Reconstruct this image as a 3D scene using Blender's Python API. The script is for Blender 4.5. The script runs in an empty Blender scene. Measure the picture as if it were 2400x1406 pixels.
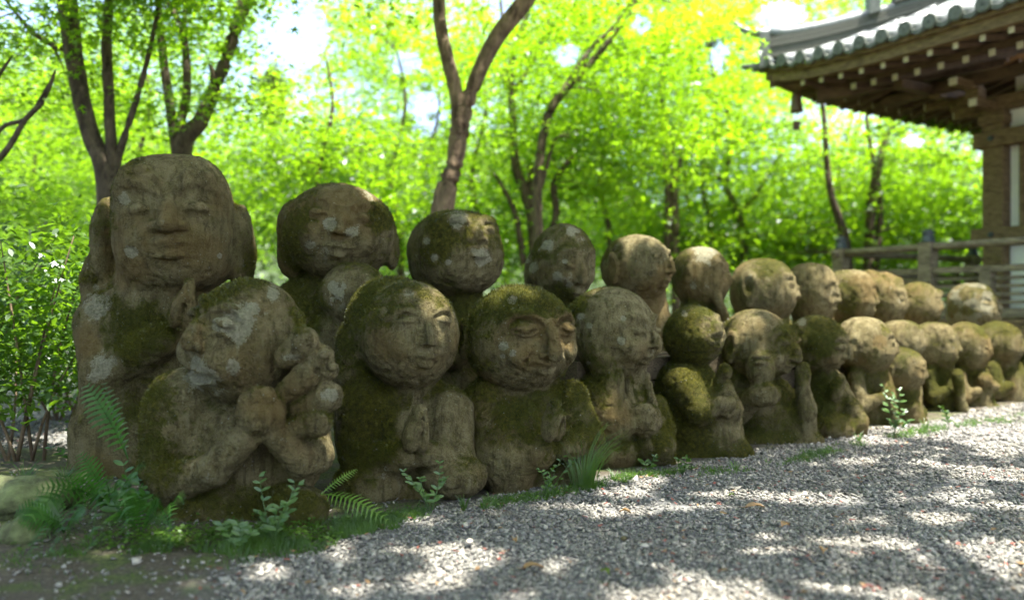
import bpy, math, random
import numpy as np
from mathutils import Vector
random.seed(7); rng = np.random.default_rng(7)
scene = bpy.context.scene
F = 1867.0; CH = 0.62; HZ = 715.0           # focal length in photo pixels, camera height, horizon row
# ---------------------------------------------------------------- camera, sky, sun, exposure
cam_d = bpy.data.cameras.new('camera'); cam = bpy.data.objects.new('camera', cam_d)
scene.collection.objects.link(cam); scene.camera = cam
cam.location = (0, 0, CH); cam.rotation_euler = (math.radians(90), 0, 0)
cam_d.sensor_width = 36.0; cam_d.lens = 36.0*F/2400.0; cam_d.shift_y = (HZ-703.0)/2400.0
cam_d.clip_start = 0.05; cam_d.clip_end = 2000
cam_d.dof.use_dof = True; cam_d.dof.focus_distance = 2.7; cam_d.dof.aperture_fstop = 1.35
SUN = Vector((0.25, -0.15, 0.95)).normalized()
world = bpy.data.worlds.new('World'); scene.world = world; world.use_nodes = True
wn = world.node_tree.nodes; wl = world.node_tree.links
bg = wn['Background']; sky = wn.new('ShaderNodeTexSky'); sky.sky_type = 'NISHITA'; sky.sun_disc = False
sky.sun_elevation = math.asin(SUN.z); sky.sun_rotation = math.atan2(SUN.x, SUN.y)
sky.air_density = .7; sky.dust_density = 4.0; sky.ozone_density = .6
wl.new(sky.outputs[0], bg.inputs[0]); bg.inputs[1].default_value = 0.15
sun_d = bpy.data.lights.new('sun', 'SUN'); sun_o = bpy.data.objects.new('sun', sun_d)
scene.collection.objects.link(sun_o); sun_d.energy = 3.9; sun_d.angle = math.radians(0.55)
sun_d.color = (1.0, 0.95, 0.86)
sun_o.rotation_euler = SUN.to_track_quat('Z', 'Y').to_euler()
vs = scene.view_settings; vs.view_transform = 'Standard'; vs.look = 'None'; vs.exposure = 2.4; vs.gamma = 1
vs.use_curve_mapping = False
scene.cycles.use_denoising = True
try: scene.cycles.denoiser = 'OPENIMAGEDENOISE'
except Exception: pass
scene.cycles.max_bounces = 8; scene.cycles.diffuse_bounces = 4; scene.cycles.transmission_bounces = 6
scene.cycles.glossy_bounces = 2; scene.cycles.transparent_max_bounces = 6
scene.cycles.sample_clamp_indirect = 6.0
scene.cycles.caustics_reflective = False; scene.cycles.caustics_refractive = False

# ---------------------------------------------------------------- helpers
COL = scene.collection
def tag(o, label=None, cat=None, group=None, kind=None):
    if label: o['label'] = label
    if cat: o['category'] = cat
    if group: o['group'] = group
    if kind: o['kind'] = kind
    return o
def empty(name, loc=(0, 0, 0), label=None, cat=None, group=None):
    o = bpy.data.objects.new(name, None); COL.objects.link(o); o.location = loc
    o.empty_display_size = 0.1
    return tag(o, label, cat, group)
def P(px, py, Y):
    return np.array(((px-1200.0)/F*Y, Y, CH-(py-HZ)/F*Y))
def project(V):
    Y = np.maximum(V[:, 1], .05)
    return V[:, 0]/Y*F+1200.0, HZ-(V[:, 2]-CH)/Y*F
def mesh_np(name, V, faces, n, mat=None, smooth=False):
    """faces: (M,n) int array"""
    me = bpy.data.meshes.new(name); M = len(faces)
    me.vertices.add(len(V)); me.vertices.foreach_set('co', np.ascontiguousarray(V, dtype=np.float32).ravel())
    me.loops.add(M*n); me.loops.foreach_set('vertex_index', np.ascontiguousarray(faces, dtype=np.int32).ravel())
    me.polygons.add(M); me.polygons.foreach_set('loop_start', np.arange(0, M*n, n, dtype=np.int32))
    me.polygons.foreach_set('loop_total', np.full(M, n, dtype=np.int32))
    if smooth: me.polygons.foreach_set('use_smooth', np.ones(M, dtype=bool))
    me.update(calc_edges=True)
    if mat: me.materials.append(mat)
    return me
def put(name, me, parent=None, loc=None):
    o = bpy.data.objects.new(name, me); COL.objects.link(o)
    if loc is not None: o.location = loc
    if parent is not None:
        o.parent = parent
    return o
def wput(name, me, parent):
    """mesh written in world coordinates, shifted so that it sits right under its parent chain"""
    off = Vector((0, 0, 0)); p = parent
    while p is not None: off += p.location; p = p.parent
    o = put(name, me, parent); o.location = -off
    return o
class MB:
    def __init__(s): s.V = []; s.F = []
    def add(s, V, Fs):
        b = len(s.V); s.V += [tuple(v) for v in V]; s.F += [tuple(i+b for i in f) for f in Fs]
    def box(s, c, h, R=None):
        R = np.eye(3) if R is None else R
        V = [np.array(c)+R@np.array((x*h[0], y*h[1], z*h[2])) for x in (-1, 1) for y in (-1, 1) for z in (-1, 1)]
        s.add(V, [(0, 1, 3, 2), (4, 6, 7, 5), (0, 4, 5, 1), (2, 3, 7, 6), (0, 2, 6, 4), (1, 5, 7, 3)])
    def tube(s, pts, rad, n=8, cap=True, jit=0):
        pts = [np.array(p, float) for p in pts]; V = []; Fs = []
        up = np.array((0.31, 0.2, 0.93))
        for i, p in enumerate(pts):
            t = pts[min(i+1, len(pts)-1)]-pts[max(i-1, 0)]; t = t/(np.linalg.norm(t)+1e-9)
            a = np.cross(t, up)
            if np.linalg.norm(a) < .2: a = np.cross(t, (1, 0, 0))
            a /= np.linalg.norm(a); b = np.cross(t, a)
            r = rad[i] if hasattr(rad, '__len__') else rad
            for k in range(n):
                w = 2*math.pi*k/n; rr = r*(1+jit*math.sin(3*w+i*1.7)+jit*random.uniform(-.6, .6)) if jit else r
                V.append(p+rr*(math.cos(w)*a+math.sin(w)*b))
        for i in range(len(pts)-1):
            for k in range(n):
                Fs.append((i*n+k, i*n+(k+1) % n, (i+1)*n+(k+1) % n, (i+1)*n+k))
        if cap: Fs.append(tuple(range(n))[::-1]); Fs.append(tuple((len(pts)-1)*n+k for k in range(n)))
        s.add(V, Fs)
    def mesh(s, name, mat, smooth=False, bevel=0):
        me = bpy.data.meshes.new(name); me.from_pydata(s.V, [], s.F)
        if smooth:
            me.polygons.foreach_set('use_smooth', np.ones(len(me.polygons), dtype=bool))
        me.update(); me.materials.append(mat)
        return me
def rotz(a): c, s = math.cos(a), math.sin(a); return np.array(((c, -s, 0), (s, c, 0), (0, 0, 1)))
def rotx(a): c, s = math.cos(a), math.sin(a); return np.array(((1, 0, 0), (0, c, -s), (0, s, c)))
def roty(a): c, s = math.cos(a), math.sin(a); return np.array(((c, 0, s), (0, 1, 0), (-s, 0, c)))
D = math.radians
# value noise
_T = rng.random((64, 64, 64)).astype(np.float32)
def vnoise(Pn):
    i = np.floor(Pn).astype(np.int64); f = (Pn-i).astype(np.float32); f = f*f*(3-2*f); i &= 63; j = (i+1) & 63
    x, y, z = f[..., 0], f[..., 1], f[..., 2]
    a = _T[i[..., 0], i[..., 1], i[..., 2]]*(1-x)+_T[j[..., 0], i[..., 1], i[..., 2]]*x
    b = _T[i[..., 0], j[..., 1], i[..., 2]]*(1-x)+_T[j[..., 0], j[..., 1], i[..., 2]]*x
    c = _T[i[..., 0], i[..., 1], j[..., 2]]*(1-x)+_T[j[..., 0], i[..., 1], j[..., 2]]*x
    d = _T[i[..., 0], j[..., 1], j[..., 2]]*(1-x)+_T[j[..., 0], j[..., 1], j[..., 2]]*x
    return (a*(1-y)+b*y)*(1-z)+(c*(1-y)+d*y)*z
def fbm(Pn, sc, octv=3, seed=0):
    s = 0; a = .5; t = 0; q = Pn*sc+seed*7.31
    for k in range(octv): s = s+a*vnoise(q); t += a; a *= .5; q = q*2.03+11.7
    return s/t
def sstep(a, b, x): t = np.clip((x-a)/(b-a), 0, 1); return t*t*(3-2*t)

# ---------------------------------------------------------------- materials
def newmat(name):
    m = bpy.data.materials.new(name); m.use_nodes = True; nt = m.node_tree
    return m, nt, nt.nodes, nt.links, nt.nodes['Principled BSDF']
def node(nt, t, **kw):
    n = nt.nodes.new(t)
    for k, v in kw.items(): setattr(n, k, v)
    return n
def noise(nt, scale, detail=3, rough=.55, vec=None, dist=0):
    n = nt.nodes.new('ShaderNodeTexNoise'); n.inputs['Scale'].default_value = scale
    n.inputs['Detail'].default_value = detail; n.inputs['Roughness'].default_value = rough
    n.inputs['Distortion'].default_value = dist
    if vec is not None: nt.links.new(vec, n.inputs['Vector'])
    return n.outputs['Fac']
def ramp(nt, fac, stops):
    r = nt.nodes.new('ShaderNodeValToRGB'); el = r.color_ramp.elements
    while len(el) < len(stops): el.new(.5)
    for e, (p, c) in zip(el, stops):
        e.position = p; e.color = (*c, 1) if len(c) == 3 else c
    nt.links.new(fac, r.inputs[0]); return r.outputs[0]
def mixc(nt, fac, a, b):
    m = nt.nodes.new('ShaderNodeMix'); m.data_type = 'RGBA'
    for s, v in ((0, fac), (6, a), (7, b)):
        if isinstance(v, (int, float)): m.inputs[s].default_value = v
        elif isinstance(v, tuple): m.inputs[s].default_value = (*v, 1)
        else: nt.links.new(v, m.inputs[s])
    return m.outputs[2]
def math_(nt, op, a, b=None, clamp=False):
    m = nt.nodes.new('ShaderNodeMath'); m.operation = op; m.use_clamp = clamp
    for s, v in ((0, a), (1, b)):
        if v is None: continue
        if isinstance(v, (int, float)): m.inputs[s].default_value = v
        else: nt.links.new(v, m.inputs[s])
    return m.outputs[0]
def maprange(nt, v, a, b, c=0, d=1):
    m = nt.nodes.new('ShaderNodeMapRange'); m.interpolation_type = 'SMOOTHSTEP'
    nt.links.new(v, m.inputs[0])
    for i, x in zip((1, 2, 3, 4), (a, b, c, d)): m.inputs[i].default_value = x
    return m.outputs[0]
def bump(nt, h, dist, strength, bsdf, chain=None):
    b = nt.nodes.new('ShaderNodeBump'); b.inputs['Distance'].default_value = dist
    b.inputs['Strength'].default_value = strength; nt.links.new(h, b.inputs['Height'])
    if chain is not None: nt.links.new(chain, b.inputs['Normal'])
    if bsdf is not None: nt.links.new(b.outputs[0], bsdf.inputs['Normal'])
    return b.outputs[0]
def attr(nt, n):
    a = nt.nodes.new('ShaderNodeAttribute'); a.attribute_name = n; return a.outputs['Fac']

def stone_material():
    m, nt, N, L, B = newmat('weathered_stone')
    g = node(nt, 'ShaderNodeNewGeometry').outputs['Position']
    big = noise(nt, 5, 4, .6, g); mid = noise(nt, 24, 6, .68, g); fine = noise(nt, 170, 4, .7, g); vf = noise(nt, 520, 2, .6, g)
    nz_ = math_(nt, 'ADD', math_(nt, 'MULTIPLY', math_(nt, 'SUBTRACT', mid, .5), 1.5), math_(nt, 'MULTIPLY', math_(nt, 'SUBTRACT', fine, .5), .9))
    base = ramp(nt, mid, [(.30, (.095, .073, .028)), (.47, (.195, .158, .066)), (.66, (.33, .28, .145))])
    base = mixc(nt, maprange(nt, fine, .46, .64, 0, .6), base, (.30, .265, .15))
    base = mixc(nt, maprange(nt, fine, .46, .30, 0, .55), base, (.05, .04, .02))
    mp = node(nt, 'ShaderNodeMapping'); mp.inputs['Scale'].default_value = (1, 1, .16); L.new(g, mp.inputs[0])
    stk = noise(nt, 46, 4, .65, mp.outputs[0])
    base = mixc(nt, maprange(nt, stk, .5, .36, 0, .6), base, (.07, .056, .026)); base = mixc(nt, maprange(nt, stk, .56, .70, 0, .5), base, (.33, .295, .17))
    rust = math_(nt, 'ADD', attr(nt, 'rust'), nz_)
    base = mixc(nt, maprange(nt, rust, .35, 1.1, 0, .55), base, (.195, .122, .035))
    mo = math_(nt, 'ADD', attr(nt, 'moss'), nz_)
    mfac = maprange(nt, mo, .24, .76)
    mcol = ramp(nt, noise(nt, 60, 5, .75, g), [(.30, (.035, .036, .006)), (.44, (.095, .095, .010)), (.58, (.19, .175, .018)), (.75, (.33, .27, .035))])
    mcol = mixc(nt, maprange(nt, big, .38, .68, 0, .8), mcol, ramp(nt, fine, [(.3, (.055, .065, .008)), (.7, (.17, .20, .018))]))
    col = mixc(nt, math_(nt, 'MULTIPLY', mfac, .88), base, mcol)
    li = math_(nt, 'ADD', attr(nt, 'lichen'), math_(nt, 'MULTIPLY', nz_, .95))
    lfac = maprange(nt, li, .52, .68)
    lcol = ramp(nt, noise(nt, 120, 3, .7, g), [(.3, (.24, .225, .14)), (.7, (.47, .445, .31))])
    col = mixc(nt, math_(nt, 'MULTIPLY', lfac, .85), col, lcol)
    # tiny pale specks
    v = node(nt, 'ShaderNodeTexVoronoi'); v.inputs['Scale'].default_value = 55; L.new(g, v.inputs['Vector'])
    sp = math_(nt, 'MULTIPLY', maprange(nt, v.outputs['Distance'], .19, .08), maprange(nt, noise(nt, 14, 2, .5, g), .52, .62))
    col = mixc(nt, math_(nt, 'MULTIPLY', sp, .6), col, (.42, .42, .33))
    L.new(col, B.inputs['Base Color']); B.inputs['Roughness'].default_value = .93
    B.inputs['Specular IOR Level'].default_value = .2
    h = math_(nt, 'ADD', math_(nt, 'MULTIPLY', mid, .6), math_(nt, 'MULTIPLY', fine, .5))
    n1 = bump(nt, h, .018, 1.0, None)
    h2 = math_(nt, 'MULTIPLY', math_(nt, 'SUBTRACT', math_(nt, 'ADD', fine, vf), 1.0), math_(nt, 'ADD', math_(nt, 'MULTIPLY', mfac, 1.3), .35))
    bump(nt, h2, .009, 1.0, B, n1)
    return m
STONE = stone_material()

def simple(name, c, rough=.8, nsc=20, amp=.35, bmp=.3, bdist=.004, stretch=None, spec=.3, c2=None):
    m, nt, N, L, B = newmat(name)
    tc = node(nt, 'ShaderNodeTexCoord').outputs['Object']
    if stretch:
        mp = node(nt, 'ShaderNodeMapping'); mp.inputs['Scale'].default_value = stretch; L.new(tc, mp.inputs[0]); tc = mp.outputs[0]
    n = noise(nt, nsc, 5, .65, tc)
    lo = tuple(x*(1-amp) for x in c); hi = tuple(min(1, x*(1+amp)) for x in (c2 or c))
    L.new(ramp(nt, n, [(.3, lo), (.7, hi)]), B.inputs['Base Color'])
    B.inputs['Roughness'].default_value = rough; B.inputs['Specular IOR Level'].default_value = spec
    bump(nt, n, bdist, bmp, B)
    return m
def leaf_material(name, dif, tra, var=.5, tw=.5, sc=1.3):
    m, nt, N, L, B = newmat(name); N.remove(B); out = N['Material Output']
    g = node(nt, 'ShaderNodeNewGeometry').outputs['Position']
    n = noise(nt, sc, 3, .6, g); n2 = noise(nt, 23, 2, .6, g)
    nn = math_(nt, 'ADD', math_(nt, 'MULTIPLY', n, .6), math_(nt, 'MULTIPLY', n2, .4))
    def cr(c):
        a = tuple(x*(1-var) for x in c); b = (min(1, c[0]*(1+var*.75)), c[1]*(1+var*.4), c[2])
        return ramp(nt, nn, [(.38, a), (.62, b)])
    d = node(nt, 'ShaderNodeBsdfDiffuse'); t = node(nt, 'ShaderNodeBsdfTranslucent'); gl = node(nt, 'ShaderNodeBsdfGlossy')
    gl.inputs['Roughness'].default_value = .38; gl.inputs['Color'].default_value = (.9, .95, 1, 1)
    L.new(cr(dif), d.inputs[0]); L.new(cr(tra), t.inputs[0])
    a = node(nt, 'ShaderNodeMixShader'); a.inputs[0].default_value = tw; L.new(d.outputs[0], a.inputs[1]); L.new(t.outputs[0], a.inputs[2])
    b = node(nt, 'ShaderNodeMixShader'); b.inputs[0].default_value = .035; L.new(a.outputs[0], b.inputs[1]); L.new(gl.outputs[0], b.inputs[2])
    L.new(b.outputs[0], out.inputs['Surface']); return m
# ---------------------------------------------------------------- stone carving: blended solids -> one skin, cut into parts
class Sculpt:
    def __init__(s, Y0, res):
        s.Y0 = Y0; s.s = Y0/F; s.res = res; s.pr = []; s.parts = []; s.cur = 0; s.spots = []
    def part(s, name, parent=None):
        s.parts.append((name, parent)); s.cur = len(s.parts)-1; return s.cur
    def w(s, px, py, d=0):
        return P(px, py, s.Y0+d*s.s)
    def E(s, px, py, d, rx, rd, rz, k=10, R=None, sub=False, pw=None):
        c = s.w(px, py, d) if not isinstance(px, np.ndarray) else px
        s._e(c, (rx*s.s, rd*s.s, rz*s.s), k, R, sub, pw)
    def _e(s, c, r, k, R=None, sub=False, pw=None):
        r = np.array(r); m = r.max()
        Rm = np.eye(3) if R is None else R
        ext = np.sqrt(((Rm*r)**2).sum(1))*(1 if pw is None else 1.25)
        s.pr.append(('E', c, Rm, r, pw, k*s.s, sub, s.cur, c-ext, c+ext))
    def C(s, a, b, ra, rb, k=10, sub=False):
        a = s.w(*a) if not isinstance(a, np.ndarray) else a; b = s.w(*b) if not isinstance(b, np.ndarray) else b
        ra *= s.s; rb *= s.s; m = max(ra, rb)
        s.pr.append(('C', a, b, ra, rb, k*s.s, sub, s.cur, np.minimum(a, b)-m, np.maximum(a, b)+m))
    def chain(s, pts, rs, k=8, sub=False):
        for i in range(len(pts)-1): s.C(pts[i], pts[i+1], rs[i], rs[i+1], k, sub)
    def B(s, px, py, d, hx, hd, hz, rnd, k=10, R=None, sub=False):
        c = s.w(px, py, d); r = np.array((hx, hd, hz))*s.s
        Rm = np.eye(3) if R is None else R; ext = np.sqrt(((Rm*r)**2).sum(1))+rnd*s.s*.2
        s.pr.append(('B', c, Rm, r, rnd*s.s, k*s.s, sub, s.cur, c-ext, c+ext))
    def build(s, label, seed, zmin, moss=.5, rust=.3, lich=.25, group=None, fuzz=0, rough=1.0, blades_mat=None, cat='statue'):
        lo = np.min([p[8] for p in s.pr if not p[6]], axis=0)-.03; hi = np.max([p[9] for p in s.pr if not p[6]], axis=0)+.03
        lo[2] = max(lo[2], zmin); h = s.res
        ax = [np.arange(lo[i], hi[i]+h, h).astype(np.float32) for i in range(3)]
        f = np.full([len(a) for a in ax], .25, np.float32); ids = np.zeros(f.shape, np.int16); bd = np.full(f.shape, 9., np.float32)
        for p in s.pr:
            k = p[5]; mg = 1.5*k+2.5*h+.004
            sl = []
            for i in range(3):
                a = np.searchsorted(ax[i], p[8][i]-mg); b = np.searchsorted(ax[i], p[9][i]+mg); sl.append(slice(max(a, 0), b))
            if any(q.stop <= q.start for q in sl): continue
            X, Y, Z = np.meshgrid(ax[0][sl[0]], ax[1][sl[1]], ax[2][sl[2]], indexing='ij')
            if p[0] == 'C':
                a, b = p[1], p[2]; ba = b-a; L2 = float(ba@ba)+1e-9
                x, y, z = X-a[0], Y-a[1], Z-a[2]
                t = np.clip((x*ba[0]+y*ba[1]+z*ba[2])/L2, 0, 1)
                d = np.sqrt((x-ba[0]*t)**2+(y-ba[1]*t)**2+(z-ba[2]*t)**2)-(p[3]+(p[4]-p[3])*t)
            else:
                c, R, r = p[1], p[2], p[3]; x, y, z = X-c[0], Y-c[1], Z-c[2]
                q = [x*R[0, i]+y*R[1, i]+z*R[2, i] for i in range(3)]
                if p[0] == 'E' and p[4]:
                    k0 = (np.abs(q[0]/r[0])**p[4]+np.abs(q[1]/r[1])**p[4]+np.abs(q[2]/r[2])**p[4])**(1/p[4])+1e-6
                    d = np.sqrt(q[0]**2+q[1]**2+q[2]**2)*(1-1/k0)
                elif p[0] == 'E':
                    k0 = np.sqrt((q[0]/r[0])**2+(q[1]/r[1])**2+(q[2]/r[2])**2)+1e-6
                    k1 = np.sqrt((q[0]/r[0]**2)**2+(q[1]/r[1]**2)**2+(q[2]/r[2]**2)**2)+1e-6
                    d = k0*(k0-1)/k1
                else:
                    rr = min(p[4], r.min()*.98); g = [np.abs(q[i])-(r[i]-rr) for i in range(3)]
                    d = np.sqrt(sum(np.maximum(v, 0)**2 for v in g))+np.minimum(np.maximum(g[0], np.maximum(g[1], g[2])), 0)-rr
            fs = f[tuple(sl)]
            if p[6]:
                hh = np.clip(.5-.5*(fs+d)/k, 0, 1); f[tuple(sl)] = fs+(-d-fs)*hh+k*hh*(1-hh)
            else:
                hh = np.clip(.5+.5*(fs-d)/k, 0, 1); f[tuple(sl)] = fs+(d-fs)*hh-k*hh*(1-hh)
                b_ = bd[tuple(sl)]; m = d < b_; b_[m] = d[m]; ids[tuple(sl)][m] = p[7]
        for a_, e_ in ((0, 0), (0, -1), (1, 0), (1, -1), (2, 0), (2, -1)):
            sl = [slice(None)]*3; sl[a_] = e_; f[tuple(sl)] = np.maximum(f[tuple(sl)], .001)
        ins = f < 0
        c8 = [(i, j, k) for i in (0, 1) for j in (0, 1) for k in (0, 1)]
        n = [q-1 for q in f.shape]
        cnt = np.zeros(n, np.int8)
        for i, j, k in c8: cnt += ins[i:n[0]+i, j:n[1]+j, k:n[2]+k]
        act = np.argwhere((cnt > 0) & (cnt < 8)); A = len(act)
        vals = np.stack([f[act[:, 0]+i, act[:, 1]+j, act[:, 2]+k] for i, j, k in c8], 1)
        pos = np.zeros((A, 3)); num = np.zeros(A)
        for u in range(8):
            for v in range(u+1, 8):
                du = np.array(c8[v])-np.array(c8[u])
                if abs(du).sum() != 1: continue
                a, b = vals[:, u], vals[:, v]; m = (a < 0) != (b < 0)
                t = np.where(m, a/(a-b+1e-12), 0)
                pos += np.where(m[:, None], np.array(c8[u])+t[:, None]*du, 0); num += m
        V = (act+pos/num[:, None])*h+np.array([ax[0][0], ax[1][0], ax[2][0]])
        vid = ids[act[:, 0], act[:, 1], act[:, 2]]
        gi = np.full(n, -1, np.int64); gi[act[:, 0], act[:, 1], act[:, 2]] = np.arange(A)
        quads = []
        for a_ in range(3):
            b_, c_ = (a_+1) % 3, (a_+2) % 3
            s0 = [slice(None)]*3; s1 = [slice(None)]*3; s0[a_] = slice(0, -1); s1[a_] = slice(1, None)
            e = ins[tuple(s0)] != ins[tuple(s1)]; idx = np.argwhere(e)
            idx = idx[(idx[:, b_] > 0) & (idx[:, c_] > 0) & (idx[:, b_] < n[b_]) & (idx[:, c_] < n[c_])]
            fl = ins[tuple(idx.T)]
            def g(db, dc):
                q = idx.copy(); q[:, b_] += db; q[:, c_] += dc; return gi[q[:, 0], q[:, 1], q[:, 2]]
            Q = np.stack([g(-1, -1), g(0, -1), g(0, 0), g(-1, 0)], 1)
            Q[~fl] = Q[~fl][:, ::-1]; quads.append(Q)
        Q = np.concatenate(quads); Q = Q[(Q >= 0).all(1)]
        def vnorm():
            e1 = V[Q[:, 2]]-V[Q[:, 0]]; e2 = V[Q[:, 3]]-V[Q[:, 1]]; fn = np.cross(e1, e2); N_ = np.zeros_like(V)
            for c in range(4):
                for q in range(3): N_[:, q] += np.bincount(Q[:, c], fn[:, q], len(V))
            return N_/(np.linalg.norm(N_, axis=1)[:, None]+1e-12)
        # relax the skin a little (keeps grid stairs out of the shading)
        src = np.concatenate([Q[:, 0], Q[:, 1], Q[:, 2], Q[:, 3]]); dst = np.concatenate([Q[:, 1], Q[:, 2], Q[:, 3], Q[:, 0]])
        deg = np.bincount(src, minlength=A)+np.bincount(dst, minlength=A)+1e-9
        for lam in (.5, -.48, .5, -.48, .45):
            av = np.stack([(np.bincount(src, V[dst, q], A)+np.bincount(dst, V[src, q], A))/deg for q in range(3)], 1)
            V = V+(av-V)*lam
        N = vnorm(); w = V+seed*3.7
        disp = (fbm(w, 7, 2, seed)-.5)*.009*rough+(fbm(w, 50, 3, seed+1)-.5)*.0055*rough
        pits = sstep(.66, .78, vnoise(w*60+5))*.004
        cr = 1-np.abs(2*fbm(w, 5.5, 2, seed+12)-1); chis = 1-np.abs(2*vnoise(w*np.array((22, 22, 60)))-1)
        pits = pits+sstep(.955, 1, cr)*.0035+sstep(.8, 1, chis)*.0012
        V = V+N*(disp-pits)[:, None]
        # cavity: how far the neighbours' mean lies out along the normal
        av = np.stack([(np.bincount(src, V[dst, q], A)+np.bincount(dst, V[src, q], A))/deg for q in range(3)], 1)
        cav = ((av-V)*N).sum(1)/h
        for _ in range(3): cav = (np.bincount(src, cav[dst], A)+np.bincount(dst, cav[src], A))/deg
        N = vnorm()
        mo = moss+.30*N[:, 2]+(fbm(w, 6, 3, seed+2)-.5)*1.5+np.clip(cav*3, -.15, .2)
        ru = rust+(fbm(w, 6, 2, seed+4)-.5)*2.0+.2*np.abs(N[:, 0])
        li = lich-.38+(fbm(w, 16, 2, seed+6)-.5)*2.0
        px, py = project(V); vdir = V-np.array((0, 0, CH)); front = ((vdir*N).sum(1) < 0)
        for (fx, fy, fr_) in getattr(s, 'faces', []):
            mo = mo-.42*sstep(1.25, .6, np.sqrt((px-fx)**2+(py-fy)**2)/fr_)*front
        for (sx, sy, r, kind, amt) in s.spots:
            ang = fbm(w, 30, 2, seed+9)
            q = np.sqrt((px-sx)**2+(py-sy)**2)/r*(1+(ang-.5)*1.1)
            m = np.clip(1.35-q, 0, 1)*front
            if kind == 'l': li = np.maximum(li, m*1.15*amt); mo = mo-m*.6*amt
            elif kind == 'm': mo = mo+np.clip(1.3-q, 0, .8)*front*amt
            elif kind == 'r': ru = ru+np.clip(1.3-q, 0, .8)*front*amt; mo = mo-np.clip(1.3-q, 0, .4)*front*amt
            elif kind == 'b': mo = mo-np.clip(1.3-q, 0, .8)*front*amt
        mo = np.clip(mo, 0, 1.2)
        V = V+N*(sstep(.25, 1.0, mo)*.6*(.004+.012*np.clip(fbm(w, 55, 3, seed+8)-.35, 0, 1)))[:, None]; N = vnorm()
        base = s.base if hasattr(s, 'base') else (float(V[:, 0].mean()), float(V[:, 1].mean()), float(V[:, 2].min()))
        root = empty('stone_statue', base, label, cat, group)
        fid = vid[Q[:, 0]]; objs = {}
        # crumbs of a part cut off by its neighbours go to the part they touch
        for i in range(len(s.parts)):
            m = np.where(fid == i)[0]
            if len(m) < 2: continue
            lab = np.arange(A); qq = Q[m]
            while True:
                mn = lab[qq].min(1); new = lab.copy(); np.minimum.at(new, qq.ravel(), np.repeat(mn, 4)); new = new[new]
                if (new == lab).all(): break
                lab = new
            fl_ = lab[qq[:, 0]]; u_, c_ = np.unique(fl_, return_counts=True)
            if len(u_) < 2: continue
            for l_ in u_[c_ < c_.max()]:
                cr_ = m[fl_ == l_]; vs_ = np.unique(Q[cr_]); tch = np.isin(Q, vs_).any(1) & (fid != i)
                if tch.any(): fid[cr_] = np.bincount(fid[tch]).argmax()
        order = sorted(range(len(s.parts)), key=lambda i: s.parts[i][1] is not None)
        for i in order:
            m = fid == i
            if m.sum() < 6: objs[i] = None; continue
            u, inv = np.unique(Q[m], return_inverse=True); inv = inv.reshape(-1, 4)
            name, par = s.parts[i]
            me = mesh_np(name, V[u], inv, 4, STONE, True)
            for an, av_ in (('moss', mo), ('rust', ru), ('lichen', li)):
                at = me.attributes.new(an, 'FLOAT', 'POINT'); at.data.foreach_set('value', av_[u].astype(np.float32))
            me.normals_split_custom_set_from_vertices(N[u].tolist())
            pr_ = root if par is None or objs.get(par) is None else objs[par]
            objs[i] = wput(name, me, pr_)
        if fuzz and blades_mat:
            # short moss shoots on the mossy skin
            mm = np.where((mo > .52) & front)[0]
            vv = rng.choice(mm, fuzz) if len(mm) else []
            if len(vv):
                a_ = rng.normal(size=(fuzz, 3))
                t = np.cross(N[vv], a_); t /= np.linalg.norm(t, axis=1)[:, None]
                b0 = V[vv]+t*rng.uniform(-h, h, (fuzz, 1))+np.cross(N[vv], t)*rng.uniform(-h, h, (fuzz, 1))
                L_ = rng.uniform(.003, .0075, (fuzz, 1))*np.clip(mo[vv]+.2, .5, 1.2)[:, None]
                tip = b0+N[vv]*L_+t*L_*rng.uniform(-.5, .9, (fuzz, 1))+np.array((0, 0, .3))*L_
                sd = np.cross(t, N[vv])*.0011
                VV = np.stack([b0-sd-N[vv]*.001, b0+sd-N[vv]*.001, tip], 1).reshape(-1, 3)
                me = mesh_np('moss_shoots', VV, np.arange(len(VV)).reshape(-1, 3), 3, blades_mat)
                tag(wput('moss_shoots', me, root), kind='stuff')
        return root

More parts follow.
